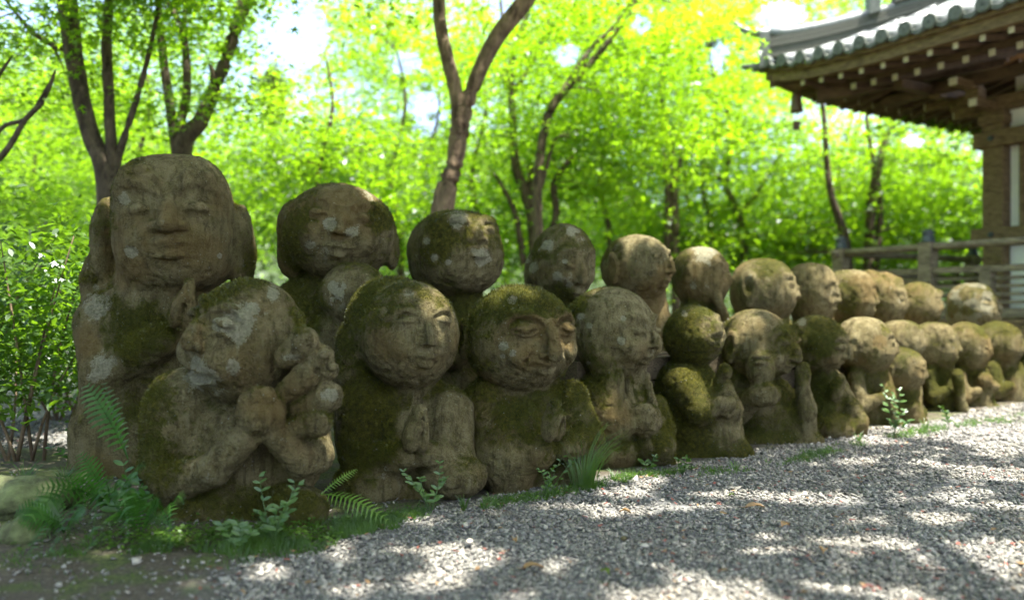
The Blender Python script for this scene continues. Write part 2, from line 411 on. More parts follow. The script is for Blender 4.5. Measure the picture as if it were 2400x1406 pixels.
def head(S, px, py, d, rx, rd, rz, yaw=0, pitch=0, roll=0, hk=20, box=0, part=True,
         brow=1., brow_el=20, eye='closed', eye_el=8, eye_az=23, eye_s=1., nose=1., nose_w=1., nose_el=(16, -12),
         mouth='calm', mouth_el=-30, mouth_w=1., cheeks=0., ears=1., ear_az=98, ear_el=0, ear_l=1., chin=0., socket=1., jaw=0.):
    R = rotz(D(yaw))@rotx(D(-pitch))@roty(D(roll))
    c = S.w(px, py, d); s = S.s; r = np.array((rx, rd, rz), float)
    hid = S.part('head') if part else S.cur
    S._e(c, r*s, hk, R, False, box or None)
    if jaw: S._e(c+R@np.array((0, -.10*rd, -.30*rz))*s, r*np.array((.90*jaw, .93, .70))*s, hk*.8, R)
    u = min(rx, rz)/100.0
    def sf(az, el, off=0.0):
        a, e = D(az), D(el); v = np.array((math.sin(a)*math.cos(e), -math.cos(a)*math.cos(e), math.sin(e)))
        if box: v = v/(np.abs(v)**box).sum()**(1/box)
        return c+R@(v*(r+off*u)*s)
    fp = sf(0, -2, 0); fpx, fpy = project(fp[None]); S.faces = getattr(S, 'faces', [])+[(fpx[0], fpy[0], .62*(rx+rz)/2)]
    def fr(az, el): return R@rotz(D(az))@rotx(D(-el))
    k = 7*u
    for sg in (-1, 1):
        if cheeks: S._e(sf(sg*28, -14, -14), np.array((30, 24, 26))*u*s*cheeks, 16*u, R)
        if brow:
            S.chain([sf(sg*a, brow_el+b, 1) for a, b in ((7, -3), (20, 4), (34, 4), (46, -4))], [v*u*brow for v in (6.5, 9.5, 9, 5)], 5*u)
        # eye sockets
        S._e(sf(sg*eye_az, eye_el+1, 3), np.array((23, 12*socket, 14))*u*s*eye_s, 7*u, fr(sg*eye_az, eye_el), True)
    for sg in (-1, 1):
        S.part('eye', hid)
        if eye == 'closed':
            S._e(sf(sg*eye_az, eye_el, -3), np.array((19, 13, 10.5))*u*s*eye_s, 2.5*u, fr(sg*eye_az, eye_el))
            S.chain([sf(sg*(eye_az+a), eye_el+b, 6) for a, b in ((-15, -1), (-5, -4.5), (5, -4.5), (15, -1))], [2.2*u, 3.6*u, 3.6*u, 2.2*u], 2*u, True)
        elif eye == 'smile':
            S._e(sf(sg*eye_az, eye_el, -3), np.array((20, 13, 12))*u*s*eye_s, 2.5*u, fr(sg*eye_az, eye_el))
            S.chain([sf(sg*(eye_az+a), eye_el+b, 7) for a, b in ((-14, -5), (-5, 1), (5, 1), (15, -5))], [1.5*u, 3*u, 3*u, 1.5*u], 2.5*u, True)
        else:
            S._e(sf(sg*eye_az, eye_el, -2), np.array((13, 8, 6))*u*s*eye_s, 2*u, fr(sg*eye_az, eye_el))
            for b in (7, -6):
                S.chain([sf(sg*(eye_az+a), eye_el+b*q, 1) for a, q in ((-15, 0), (-6, 1), (6, 1), (15, 0))], [2*u, 3*u, 3*u, 2*u], 2*u)
    if nose:
        S.part('nose', hid); w = nose_w
        a, b = nose_el
        S.chain([sf(0, a, -5), sf(0, (a+b)/2, 1+8*nose), sf(0, b+2, 1+13*nose)], [6*u*w, 8*u*w, 10.5*u*w], 6*u)
        for sg in (-1, 1): S._e(sf(sg*7*w, b, 1+3*nose), np.array((7, 8, 6))*u*s*w, 5*u, R)
    S.part('mouth', hid); me = mouth_el; mw = mouth_w
    if mouth in ('calm', 'smile', 'open'):
        cu = {'calm': -1, 'smile': 7, 'open': 7}[mouth]
        S._e(sf(0, me, -5), np.array((26*mw, 15, 17))*u*s, 10*u, fr(0, me))
        S.chain([sf(a*mw, me+4+abs(a)/18.*cu*.6, 6) for a in (-16, -7, 0, 7, 16)], [v*u for v in (3, 6.3, 5.6, 6.3, 3)], 2.5*u)
        S.chain([sf(a*mw, me-6+abs(a)/18.*cu, 5) for a in (-13, -5, 5, 13)], [v*u for v in (3, 7.5, 7.5, 3)], 2.5*u)
        S.chain([sf(a*mw, me-.9+abs(a)/18.*cu, 13 if mouth != 'open' else 6) for a in (-19, -8, 8, 19)], [v*u*(1 if mouth != 'open' else 2.4) for v in (2.4, 4, 4, 2.4)], 1.5*u, True)
        if mouth != 'calm':
            for sg in (-1, 1):
                S.chain([sf(sg*15, -8, 6), sf(sg*25, -20, 5), sf(sg*27, -32, 3)], [1.5*u, 3.5*u, 1.5*u], 5*u, True)
    S.part('chin', hid) if chin else None
    if chin: S._e(sf(0, -55, -8), np.array((22, 18, 16))*u*s*chin, 14*u, R)
    if ears:
        for sg in (-1, 1):
            S.part('ear', hid); Rq = R@rotz(D(sg*14))
            ce = sf(sg*ear_az, ear_el, 2)
            S._e(ce, np.array((10, 17, 30*ear_l))*u*s*ears, 6*u, Rq)
            S._e(ce-R@np.array((0, 0, 22*ear_l*u*s*ears)), np.array((8, 10, 14))*u*s*ears, 6*u, Rq)
            S._e(ce+R@np.array((sg*9*u*s*ears, -3*u*s, 2*u*s)), np.array((5, 9, 17*ear_l))*u*s*ears, 3*u, Rq, True)
    S.cur = hid
    return sf
def hands_up(S, px, py, d, L, w, yaw=30, lean=0):
    """palms pressed together, finger tips up"""
    hid = S.part('hands'); R = rotz(D(yaw))@roty(D(lean)); s = S.s; c = S.w(px, py, d)
    for sg in (-1, 1):
        S._e(c+R@(np.array((sg*w*.32, 0, -L*.25))*s), np.array((w*.42, w*.62, L*.42))*s, 2.5, R)
    for sg in (-1, 1):
        S.part('fingers', hid)
        for q in (-.42, -.14, .14, .42):
            a = c+R@(np.array((sg*w*.3, q*w*.95, 0))*s); b = c+R@(np.array((sg*w*.12, q*w*.75-w*.08, L*(.62-.18*abs(q))))*s)
            S.C(a, b, w*.24, w*.15, 2)
        S.C(c+R@(np.array((sg*w*.3, -w*.5, -L*.2))*s), c+R@(np.array((sg*w*.15, -w*.75, L*.2))*s), w*.2, w*.15, 3)
    S.C(c+R@(np.array((0, -w*1.0, -L*.5))*s), c+R@(np.array((0, -w*1.0, L*.5))*s), 1.6, 1.6, 2.5, True)
MOSS = leaf_material('moss_green', (.10, .11, .014), (.13, .14, .012), .55, .35, 9)
GF = 'front row of mossy stone statues'; GB = 'back row of mossy stone statues'
NEAR, MID, FARR = .0068, .0088, .0125
def st_F1():
    S = Sculpt(2.42, .0055)
    S.part('torso')
    S.E(560, 1085, 30, 175, 130, 175, 20); S.E(430, 985, 0, 92, 90, 125, 20); S.E(560, 960, 40, 150, 90, 80, 20)
    S.E(700, 1060, 20, 60, 80, 100, 18); S.B(560, 1225, 10, 200, 110, 70, 50, 20)
    for x, y, a, b in ((690, 1195, 78, 58), (470, 1205, 105, 62)):
        S.part('knee'); S.E(x, y, -60, a, 70, b, 12)
    sf = head(S, 582, 806, -20, 132, 130, 152, yaw=-38, pitch=4, roll=10, brow=1.0, brow_el=30, eye='closed', eye_el=20, eye_az=29, eye_s=1.25, socket=.45, nose=.75, nose_w=1.5,
         nose_el=(22, -2), mouth='open', mouth_el=-30, mouth_w=1.5, cheeks=1.25, ears=0)
    S.part('wrinkle')
    for e in (11, 17, 24, 31): S.chain([sf(18, e-1, 1), sf(30, e+1, 3), sf(42, e-2, 0)], [3, 6, 3], 3)
    S.chain([sf(13, 26, 3), sf(11, 8, 5), sf(16, -12, 3)], [5, 8, 4], 6, True)
    S.part('arm'); S.chain([(392, 950, -30), (376, 1100, -60), (402, 1136, -95)], [54, 45, 44], 14)
    S.chain([(402, 1136, -95), (500, 1100, -130), (592, 1008, -145)], [43, 39, 32], 8)
    S.part('arm'); S.chain([(735, 960, 10), (742, 1070, -45), (705, 1078, -90)], [34, 40, 40], 8)
    S.chain([(705, 1078, -90), (640, 1008, -135)], [40, 32], 8)
    h1 = S.part('hand'); S.E(612, 968, -150, 55, 46, 50, 6)
    for i, (x, y) in enumerate(((578, 945), (600, 930), (628, 932))): S.part('finger', h1); S.E(x, y, -170, 19, 22, 24, 4)
    h2 = S.part('hand'); S.E(722, 905, -50, 38, 40, 90, 5)
    for i, (x0, y0, x1, y1, ra, rb) in enumerate(((672, 838, 712, 802, 27, 34), (704, 866, 752, 836, 21, 29), (668, 922, 712, 884, 24, 31), (716, 900, 770, 868, 20, 23), (706, 956, 766, 930, 28, 35), (690, 1000, 744, 990, 28, 34))):
        S.part('finger', h2); dd = -118-(760-x1)*.3; S.C((x0, y0, dd+14), (x1, y1, dd), ra, rb, 2.2); S.E(x1+6, y1-8, dd-26, rb*.5, 8, rb*.45, 3)
    S.spots = [(560, 765, 52, 'l', 1.1), (590, 725, 24, 'l', .9), (470, 880, 42, 'l', .9), (545, 860, 30, 'l', .6), (640, 690, 26, 'l', .8), (780, 925, 22, 'l', .9), (610, 950, 30, 'r', .6), (690, 755, 34, 'm', .6), (470, 770, 40, 'm', .5), (420, 1030, 60, 'b', .35), (735, 880, 90, 'b', .5), (612, 968, 50, 'b', .6), (560, 1180, 120, 'm', .4), (450, 930, 70, 'b', .5), (620, 1060, 90, 'b', .5), (740, 1090, 60, 'b', .6), (700, 820, 80, 'b', .25), (560, 1060, 120, 'b', .5), (630, 720, 60, 'b', .6)]
    S.build('laughing statue with tilted head and stacked stone fists at its cheek, nearest the fern', 1, -.03, .42, .25, .2, GF, 9000, blades_mat=MOSS)
def st_F2():
    S = Sculpt(2.72, .006)
    S.part('torso'); S.E(945, 1040, 30, 150, 110, 160, 20); S.E(1050, 990, 0, 55, 80, 85, 20); S.E(860, 1000, 10, 75, 90, 130, 20)
    S.E(1060, 1060, -20, 45, 60, 60, 12); S.B(950, 1150, 10, 150, 100, 45, 35, 15); S.E(965, 905, 20, 70, 70, 60, 20)
    for x, y, a, b in ((870, 1135, 85, 60), (1062, 1115, 78, 52)):
        S.part('knee'); S.E(x, y, -70, a, 65, b, 12)
    sf = head(S, 962, 785, -25, 114, 112, 125, yaw=27, pitch=3, brow=.65, eye='closed', eye_el=13, eye_s=1., nose=1.05, nose_w=.85, nose_el=(18, -10), mouth='calm', mouth_el=-25, mouth_w=.7, cheeks=.8, ears=0)
    S.part('hair'); S.E(922, 772, 45, 116, 112, 127, 4); S.chain([(830, 800, 20), (830, 880, 20), (870, 960, 10)], [45, 48, 40], 14)
    S.part('arm'); S.chain([(835, 960, -10), (850, 1080, -60), (950, 1070, -120)], [52, 46, 34], 14)
    S.part('arm'); S.chain([(1070, 960, -10), (1070, 1070, -50), (1000, 1065, -115)], [40, 40, 30], 12)
    hands_up(S, 978, 1005, -150, 80, 40, 34, 8)
    S.spots = [(1040, 620, 40, 'b', .9), (1060, 650, 30, 'r', .9), (1000, 640, 50, 'b', .5), (1030, 800, 60, 'b', .9), (930, 830, 60, 'b', .6), (975, 1000, 50, 'b', .9), (1050, 990, 60, 'b', .8), (900, 800, 60, 'r', .6), (960, 690, 20, 'l', .5), (900, 1110, 30, 'l', .5), (850, 1050, 90, 'm', .6), (1010, 800, 50, 'b', .5), (980, 740, 60, 'b', .4)]
    S.build('long haired statue with closed eyes and a small mouth, palms pressed together on its chest', 2, -.03, .46, .2, .12, GF, 12000, blades_mat=MOSS)
def st_F3():
    S = Sculpt(2.86, .006)
    S.part('torso'); S.E(1230, 1020, 30, 140, 110, 130, 20); S.E(1235, 925, 20, 105, 80, 45, 20); S.B(1240, 1120, 20, 150, 90, 60, 45, 16)
    S.E(1340, 1070, 0, 55, 80, 90, 16)
    S.part('leg'); S.chain([(1200, 1010, -60), (1190, 1080, -80), (1196, 1140, -80)], [70, 68, 50], 14)
    head(S, 1220, 795, -20, 131, 125, 124, yaw=30, pitch=0, brow=1.15, brow_el=23, eye='closed', eye_el=12, eye_s=1.35, eye_az=25, nose=1.5, nose_w=1.25, nose_el=(26, -13), mouth='smile', mouth_el=-27, mouth_w=.8, cheeks=1.0, ears=1.15, ear_az=105, ear_el=3)
    S.part('arm'); S.chain([(1150, 950, -20), (1160, 1060, -60), (1260, 1060, -110)], [68, 62, 42], 14)
    S.part('arm'); S.chain([(1340, 930, -10), (1375, 1030, -40), (1320, 1050, -100)], [38, 38, 30], 12)
    hands_up(S, 1297, 985, -150, 70, 36, 42, 4)
    S.spots = [(1200, 706, 13, 'l', 1), (1178, 812, 14, 'l', .9), (1200, 828, 14, 'l', .7), (1180, 835, 12, 'l', .6), (1300, 780, 40, 'r', .7), (1260, 830, 60, 'b', .6), (1210, 860, 60, 'b', .5), (1250, 860, 50, 'r', .4), (1200, 700, 70, 'm', .5), (1150, 940, 60, 'r', .5), (1330, 900, 50, 'm', .6), (1190, 1100, 60, 'b', .4), (1190, 1000, 70, 'm', .3), (1280, 900, 30, 'b', .5)]
    S.build('round statue with long straight nose and smile, palms together above a bent knee', 3, -.03, .5, .32, .14, GF, 14000, blades_mat=MOSS)
def st_F4():
    S = Sculpt(3.25, NEAR)
    S.part('torso'); S.E(1450, 990, 20, 95, 90, 110, 18); S.E(1400, 930, 10, 65, 75, 90, 16); S.C((1470, 860, 10), (1470, 940, 10), 45, 55, 16); S.B(1470, 1065, 20, 105, 80, 38, 28, 12)
    for x, y, a, b in ((1430, 1055, 72, 52), (1532, 1045, 50, 45)):
        S.part('knee'); S.E(x, y, -50, a, 60, b, 10)
    head(S, 1428, 780, -10, 104, 112, 108, yaw=52, pitch=-4, brow=.7, brow_el=20, eye='closed', eye_el=7, eye_s=1.0, nose=1.05, nose_w=.9, nose_el=(14, -10), mouth='calm', mouth_el=-25, mouth_w=.6, cheeks=1.2, ears=0)
    h = S.part('hand'); S.E(1412, 830, -80, 40, 32, 70, 6, roty(D(-14)))
    for i in range(4): S.part('finger', h); S.C((1393+i*13, 850, -90-i*3), (1383+i*15, 775+i*6, -88-i*3), 10, 8, 2)
    S.part('arm'); S.chain([(1400, 940, -60), (1440, 985, -75)], [60, 52], 10); S.chain([(1425, 965, -80), (1432, 890, -85)], [40, 30], 8)
    S.part('arm'); S.chain([(1540, 950, -20), (1555, 1010, -30), (1520, 1000, -60)], [22, 26, 24], 8)
    S.part('collar'); S.chain([(1470, 890, -42), (1480, 950, -62), (1462, 1000, -66)], [9, 9, 8], 5); S.chain([(1515, 880, -20), (1528, 940, -40), (1548, 985, -50)], [9, 9, 8], 5)
    h = S.part('hand'); S.E(1508, 983, -85, 42, 34, 38, 6)
    for i in range(3): S.part('finger', h); S.C((1478, 965+i*17, -108), (1530, 968+i*17, -112), 8, 8, 2)
    S.spots = [(1345, 720, 26, 'm', 1.), (1360, 740, 12, 'l', .8), (1455, 798, 13, 'l', .9), (1381, 762, 8, 'l', .9), (1462, 745, 7, 'l', .9), (1470, 720, 80, 'b', .8), (1500, 800, 60, 'b', .8), (1508, 985, 50, 'b', .9), (1440, 960, 60, 'r', .7), (1515, 850, 50, 'b', .7), (1400, 870, 60, 'm', .5), (1380, 850, 8, 'l', .7)]
    S.build('smooth headed statue in profile cupping its ear, other fist on its lap', 4, -.03, .42, .3, .1, GF, 9000, blades_mat=MOSS)
def st_F5():
    S = Sculpt(3.42, MID)
    S.part('torso'); S.E(1605, 930, 20, 88, 90, 92, 16); S.E(1640, 1000, 10, 100, 90, 100, 18); S.B(1650, 1065, 10, 100, 80, 40, 30, 16); S.E(1690, 1030, -20, 50, 60, 60, 14)
    head(S, 1625, 788, -10, 66, 72, 70, yaw=35, pitch=18, brow=.9, eye='smile', eye_s=1.0, nose=.7, nose_w=1.3, mouth='smile', mouth_el=-32, cheeks=.8, ears=1., ear_az=105)
    S.part('arm'); S.chain([(1600, 900, -50), (1640, 960, -85), (1685, 950, -90)], [42, 34, 22], 10)
    S.part('arm'); S.chain([(1690, 900, -20), (1715, 960, -50), (1695, 960, -80)], [24, 26, 20], 8)
    S.part('hand'); S.E(1688, 945, -100, 20, 20, 20, 5); S.part('hand'); S.E(1712, 945, -90, 14, 18, 18, 5)
    S.part('fist'); S.E(1698, 872, -50, 17, 17, 20, 5); S.C((1685, 885, -40), (1695, 910, -30), 12, 14, 6)
    S.spots = [(1600, 860, 60, 'm', .8), (1640, 1010, 70, 'm', .5), (1605, 738, 12, 'l', .7), (1690, 950, 30, 'b', .6), (1690, 1020, 40, 'b', .5)]
    S.build('small headed statue looking up from broad mossy shoulders, hands on its chest', 5, -.03, .6, .25, .1, GF, 9000, blades_mat=MOSS)
def st_F6():
    S = Sculpt(3.72, MID)
    S.part('torso'); S.E(1790, 970, 20, 85, 85, 95, 16); S.E(1850, 990, 10, 60, 70, 70, 16); S.B(1815, 1035, 10, 98, 75, 30, 22, 14)
    head(S, 1772, 810, -10, 86, 90, 84, yaw=48, pitch=-6, brow=1., brow_el=24, eye='closed', eye_el=14, eye_s=1.2, nose=1.1, nose_w=1.2, mouth='smile', mouth_el=-28, mouth_w=.8, cheeks=.9, ears=1.3, ear_az=104, ear_l=1.2)
    hh = S.part('child'); S.E(1782, 862, -90, 33, 34, 43, 5); S.E(1785, 850, -122, 20, 8, 5, 3); S.E(1785, 835, -118, 24, 8, 6, 3)
    h = S.part('hand'); S.E(1790, 925, -105, 38, 26, 27, 6)
    for i in range(3): S.part('finger', h); S.C((1785, 912+i*13, -124), (1812, 914+i*13, -126), 6, 6, 2)
    S.part('arm'); S.chain([(1720, 900, -20), (1725, 960, -50), (1770, 930, -90)], [36, 34, 24], 10)
    S.part('arm'); S.chain([(1880, 1020, -30), (1890, 960, -55), (1880, 900, -60)], [32, 22, 17], 8)
    h = S.part('hand'); S.E(1882, 880, -62, 19, 13, 32, 4)
    S.spots = [(1770, 735, 60, 'b', .5), (1840, 790, 40, 'm', .5), (1800, 780, 40, 'r', .5), (1785, 940, 40, 'b', .5), (1720, 860, 40, 'm', .4)]
    S.build('statue holding a small hooded child figure at its chin, other palm raised', 6, -.03, .5, .4, .1, GF, 6000, blades_mat=MOSS)
def st_F7():
    S = Sculpt(3.97, MID)
    S.part('torso'); S.E(1925, 940, 20, 68, 75, 85, 14); S.B(1945, 1010, 10, 65, 70, 28, 20, 12)
    head(S, 1912, 806, -10, 66, 70, 66, yaw=50, pitch=-10, brow=.9, eye='closed', eye_el=5, eye_s=1.4, nose=1.1, nose_w=1.3, mouth='calm', mouth_el=-30, cheeks=1., ears=0)
    S.part('arm'); S.chain([(1960, 900, -20), (2000, 960, -50), (2008, 985, -50)], [20, 20, 26], 8)
    S.part('hand'); S.E(1963, 908, -70, 18, 16, 34, 5, roty(D(14))); S.part('knee'); S.E(1945, 1000, -40, 58, 55, 36, 8); S.part('knee'); S.E(2005, 990, -40, 26, 35, 30, 8)
    S.spots = [(1880, 755, 14, 'l', .8), (1900, 920, 60, 'm', .6), (1930, 800, 40, 'm', .4)]
    S.build('statue bowing over one raised hand, left of the plain domed head in profile', 7, -.03, .5, .35, .12, GF, 4000, blades_mat=MOSS)
def row_st(px, py, rx, rz, Y, by, bw, yaw, label, seed, grp, zmin, ear=1., nose=1., moss=.42, rust=.35, lich=.2, brow=.8, pitch=-4, extra=None, eye='closed', bodyd=1., spots=(), cheeks=.8, mouth='calm', res=None):
    """generic seated figure: head centre/size, body bottom row by and half width bw (all in photo pixels)"""
    nose *= .85
    S = Sculpt(Y, res or FARR)
    S.part('torso'); t = py+rz*.75; mid = (t+by)/2
    S.E(px+rx*.1, mid, 20, bw, bw*.95, (by-t)/2+rz*.25, 12); S.B(px+rx*.25, by-12, 12, bw*1.02, bw*.95, 24, 18, 12)
    S.E(px+rx*.45, mid+10, -10, bw*.7, bw*.6, (by-t)/2, 12)
    h_ = (seed*7) % 5
    S.C((px+rx*.05, py+rz*.4, 5), (px+rx*.15, py+rz*1.1, 8), rx*.62, rx*.72, 12)
    head(S, px, py, -8, rx*.97, rx*1.04, rz*.98, yaw=yaw+(h_-2)*3, pitch=pitch+(h_-2)*2, roll=(h_-2)*2.5, box=(0, 2.5, 2.2, 2.8, 2.35)[h_], jaw=(1., .0, 1.05, .0, .95)[h_], brow=brow, eye=eye, nose=nose, nose_w=1.1, mouth=mouth, cheeks=cheeks, ears=ear, ear_az=104)
    S.part('arm'); S.chain([(px-rx*.3, t+rz*.45, -bw*.6), (px-rx*.1, mid+rz*.3, -bw*.8), (px+rx*.6, mid, -bw*1.0)], [bw*.3, bw*.3, bw*.2], 8)
    if extra: extra(S)
    S.spots = list(spots)
    return S.build(label, seed, zmin, moss, rust, lich, grp)
def st_B1():
    S = Sculpt(3.0, MID)
    S.part('torso'); S.E(315, 900, 30, 118, 120, 200, 24); S.E(300, 760, 30, 108, 100, 110, 30); S.B(325, 1040, 20, 138, 110, 110, 70, 24); S.E(400, 830, 10, 130, 100, 130, 24); S.C((390, 660, 20), (370, 760, 20), 110, 120, 24)
    S.part('ear'); S.E(256, 572, 25, 34, 64, 112, 22); S.E(228, 660, 25, 30, 55, 70, 20); S.C((262, 520, -30), (256, 640, -32), 8, 10, 8, True)
    S.part('ear'); S.E(568, 590, 60, 26, 60, 115, 20)
    sf = head(S, 412, 530, -10, 132, 130, 161, yaw=16, pitch=2, roll=-3, box=2.9, brow=1.2, brow_el=22, eye='closed', eye_el=7, eye_az=26, eye_s=1.15, socket=.5, nose=1.0, nose_w=1.6, nose_el=(18, -6), mouth='calm', mouth_el=-20, mouth_w=1.0, cheeks=.8, ears=0)
    S.cur = 0
    S.part('brow'); S.chain([sf(-46, 20, 3), sf(-38, 31, 5), sf(-22, 34, 5), sf(-8, 26, 4)], [8, 13, 13, 9], 9)
    S.chain([sf(8, 26, 4), sf(22, 32, 5), sf(38, 29, 4), sf(46, 20, 2)], [9, 13, 12, 7], 9)
    S.part('arm'); S.chain([(235, 760, -20), (250, 880, -55), (380, 800, -105)], [58, 54, 38], 18)
    hands_up(S, 434, 712, -130, 88, 40, 20, 12)
    S.spots = [(308, 590, 20, 'l', 1), (290, 468, 20, 'l', .8), (230, 715, 42, 'l', .8), (240, 860, 45, 'l', .75), (515, 600, 10, 'l', .8), (380, 520, 10, 'l', .5), (430, 400, 120, 'b', .9), (470, 590, 60, 'b', .7), (310, 540, 50, 'r', .6), (300, 640, 60, 'r', .8), (340, 600, 60, 'b', .5), (210, 1050, 60, 'b', .9), (205, 800, 40, 'r', .9), (225, 520, 50, 'm', .5), (330, 780, 70, 'm', .6), (420, 480, 80, 'm', .35), (430, 710, 50, 'b', .7), (350, 500, 40, 'm', .35), (440, 660, 60, 'r', .3)]
    S.build('tallest statue with broad flat head, heavy brows and long ears, at the left end', 11, -.03, .40, .35, .14, GB, 9000, blades_mat=MOSS)
def st_B2():
    S = Sculpt(3.15, NEAR*1.1)
    S.part('torso'); S.E(745, 800, 20, 110, 100, 160, 18); S.E(690, 720, 10, 50, 70, 60, 14); S.B(770, 900, 20, 110, 90, 80, 50, 20)
    S.E(870, 700, 20, 60, 70, 60, 14)
    head(S, 795, 545, -10, 132, 122, 112, yaw=14, pitch=4, roll=6, brow=.9, brow_el=24, eye='closed', eye_el=10, eye_s=1.1, nose=.8, nose_w=1.0, nose_el=(14, -10), mouth='calm', mouth_el=-28, mouth_w=.8, cheeks=.9, ears=0)
    S.part('ear'); S.E(686, 538, 10, 38, 50, 68, 16); S.E(684, 605, 10, 34, 44, 46, 20); S.E(650, 535, -28, 12, 12, 40, 5, None, True)
    S.part('ear'); S.E(918, 590, 30, 18, 40, 45, 14)
    S.part('child'); S.E(828, 690, -105, 76, 60, 70, 5); S.E(800, 770, -80, 60, 50, 50, 8)
    S.part('arm'); S.chain([(700, 730, -30), (730, 810, -70), (800, 800, -100)], [42, 40, 30], 12)
    S.spots = [(778, 668, 13, 'l', 1), (795, 690, 16, 'l', 1), (806, 672, 9, 'l', .8), (780, 700, 10, 'l', .7), (830, 540, 24, 'l', .7), (775, 525, 22, 'l', .8), (790, 550, 14, 'r', 1.2), (725, 575, 22, 'l', .6), (760, 590, 18, 'l', .5), (860, 450, 26, 'l', .6), (820, 480, 50, 'r', .5), (810, 470, 60, 'b', .7), (885, 510, 34, 'm', .9), (780, 640, 60, 'l', .25), (720, 740, 50, 'm', .6), (700, 600, 40, 'm', .3)]
    S.build('big eared statue whose chin rests on a round child head with white lichen spots', 12, .2, .5, .25, .2, GB, 14000, blades_mat=MOSS)
def st_B3():
    S = Sculpt(3.42, MID)
    S.part('torso'); S.E(1080, 790, 20, 95, 90, 110, 16); S.B(1080, 880, 20, 100, 80, 50, 35, 14)
    head(S, 1066, 598, -10, 106, 102, 98, yaw=34, pitch=16, box=2.5, brow=1.1, brow_el=26, eye='closed', eye_el=16, nose=.75, nose_w=1.3, nose_el=(20, 0), mouth='calm', mouth_el=-14, mouth_w=.9, cheeks=.6, ears=0)
    S.part('arm'); S.chain([(1030, 760, -40), (1060, 830, -70), (1110, 800, -80)], [34, 32, 24], 10)
    S.spots = [(1075, 512, 30, 'l', .9), (1128, 600, 26, 'l', .9), (1000, 565, 12, 'l', .8), (1020, 603, 12, 'l', .8), (1052, 615, 9, 'l', .7), (975, 600, 9, 'l', .6), (1060, 560, 60, 'm', .6), (1150, 640, 50, 'b', .5), (1120, 650, 40, 'b', .4)]
    S.build('round statue gazing upward with a pale lichen crown and thick pale lips', 13, .2, .55, .25, .22, GB, 7000, blades_mat=MOSS)
def st_B4():
    S = Sculpt(3.66, MID)
    S.part('torso'); S.E(1310, 780, 20, 90, 80, 95, 16); S.B(1310, 860, 20, 90, 75, 50, 30, 14)
    head(S, 1318, 620, -10, 74, 82, 96, yaw=30, pitch=-8, brow=.8, eye='closed', eye_el=2, eye_s=1.0, nose=.9, nose_w=1.1, nose_el=(10, -18), mouth='calm', mouth_el=-38, cheeks=.9, ears=.9, ear_el=-10)
    S.part('shoulder'); S.E(1262, 645, 20, 36, 50, 60, 14)
    S.spots = [(1283, 575, 17, 'l', 1), (1340, 542, 15, 'l', .9), (1362, 560, 12, 'l', .6), (1250, 628, 14, 'l', .9), (1238, 612, 9, 'l', .8), (1307, 645, 13, 'l', 1), (1325, 612, 8, 'l', 1), (1275, 640, 26, 'r', .9), (1320, 690, 30, 'm', .5)]
    S.build('statue with tall narrow bumpy head and round white lichen dots, looking down', 14, .2, .5, .35, .25, GB, 5000, blades_mat=MOSS)
def st_B5():
    S = Sculpt(3.9, MID)
    S.part('torso'); S.E(1510, 800, 20, 85, 80, 80, 14); S.C((1510, 680, 10), (1515, 760, 10), 46, 60, 14); S.B(1510, 860, 20, 85, 70, 40, 28, 14)
    head(S, 1492, 628, -10, 74, 88, 78, yaw=46, pitch=4, brow=.6, brow_el=20, eye='open', eye_el=11, eye_az=25, eye_s=1.15, nose=1.2, nose_w=1.0, nose_el=(14, -14), mouth='calm', mouth_el=-30, mouth_w=.7, cheeks=.5, ears=1.25, ear_az=98, ear_l=1.3, chin=.8)
    S.spots = [(1440, 650, 40, 'r', .9), (1560, 640, 30, 'r', 1), (1500, 575, 50, 'b', .7), (1540, 690, 50, 'r', .7)]
    S.build('statue with carved open eyes, thin nose and a large looped ear', 15, .2, .42, .45, .08, GB, 4000, blades_mat=MOSS)
for fn in (st_F1, st_F2, st_F3, st_F4, st_F5, st_F6, st_F7, st_B1, st_B2, st_B3, st_B4, st_B5): fn()
def ex_hand(x, y, r, fx=None, fy=None):
    def f(S):
        S.part('hand'); S.E(x, y, -60, r*.7, r*.6, r*1.2, 4)
        if fx: S.part('arm'); S.C((x, y, -55), (fx, fy, -50), r*.6, r*.8, 6)
    return f
def ex_lumps(L):
    def f(S):
        for (x, y, d, r) in L: S.part('hand'); S.E(x, y, d, r, r, r*.9, 5)
    return f
# front row, far part
row_st(2024, 806, 63, 64, 4.25, 1012, 62, 64, 'grey plain domed head in sharp profile with a big low ear, front row', 21, GF, -.03, ear=1.35, moss=.36, rust=.45, extra=ex_hand(2078, 925, 18, 2095, 985), spots=[(2020, 760, 50, 'b', .9), (2062, 800, 14, 'r', 1.4)])
row_st(2110, 795, 48, 46, 4.6, 985, 40, 66, 'head peering over a smaller head directly before it, front row', 22, GF, -.03, ear=1.1, nose=1.0, moss=.4, lich=.25)
row_st(2110, 864, 50, 50, 4.33, 1002, 40, 60, 'small low statue standing directly in front of a taller one, front row', 23, GF, -.03, ear=.9, moss=.42, rust=.5)
row_st(2190, 808, 46, 53, 4.85, 985, 48, 58, 'statue with a mossy yellowish flat crown and moss collar, front row', 24, GF, -.03, ear=.6, moss=.66, rust=.2, extra=ex_hand(2245, 885, 16, 2255, 960))
row_st(2262, 810, 49, 57, 5.1, 978, 56, 56, 'statue with bright moss draped over its right shoulder, front row', 25, GF, -.03, ear=.7, moss=.5, rust=.45, extra=ex_lumps([(2305, 890, -40, 20), (2325, 905, -30, 16)]))
row_st(2340, 802, 46, 49, 5.35, 972, 58, 56, 'statue with grey brown crown, last full figure of the front row', 26, GF, -.03, ear=1.2, moss=.45, rust=.35)
row_st(2420, 806, 44, 46, 5.65, 966, 58, 56, 'mossy statue cut off by the right edge of the photo, end of the front row', 27, GF, -.03, ear=.8, moss=.6)
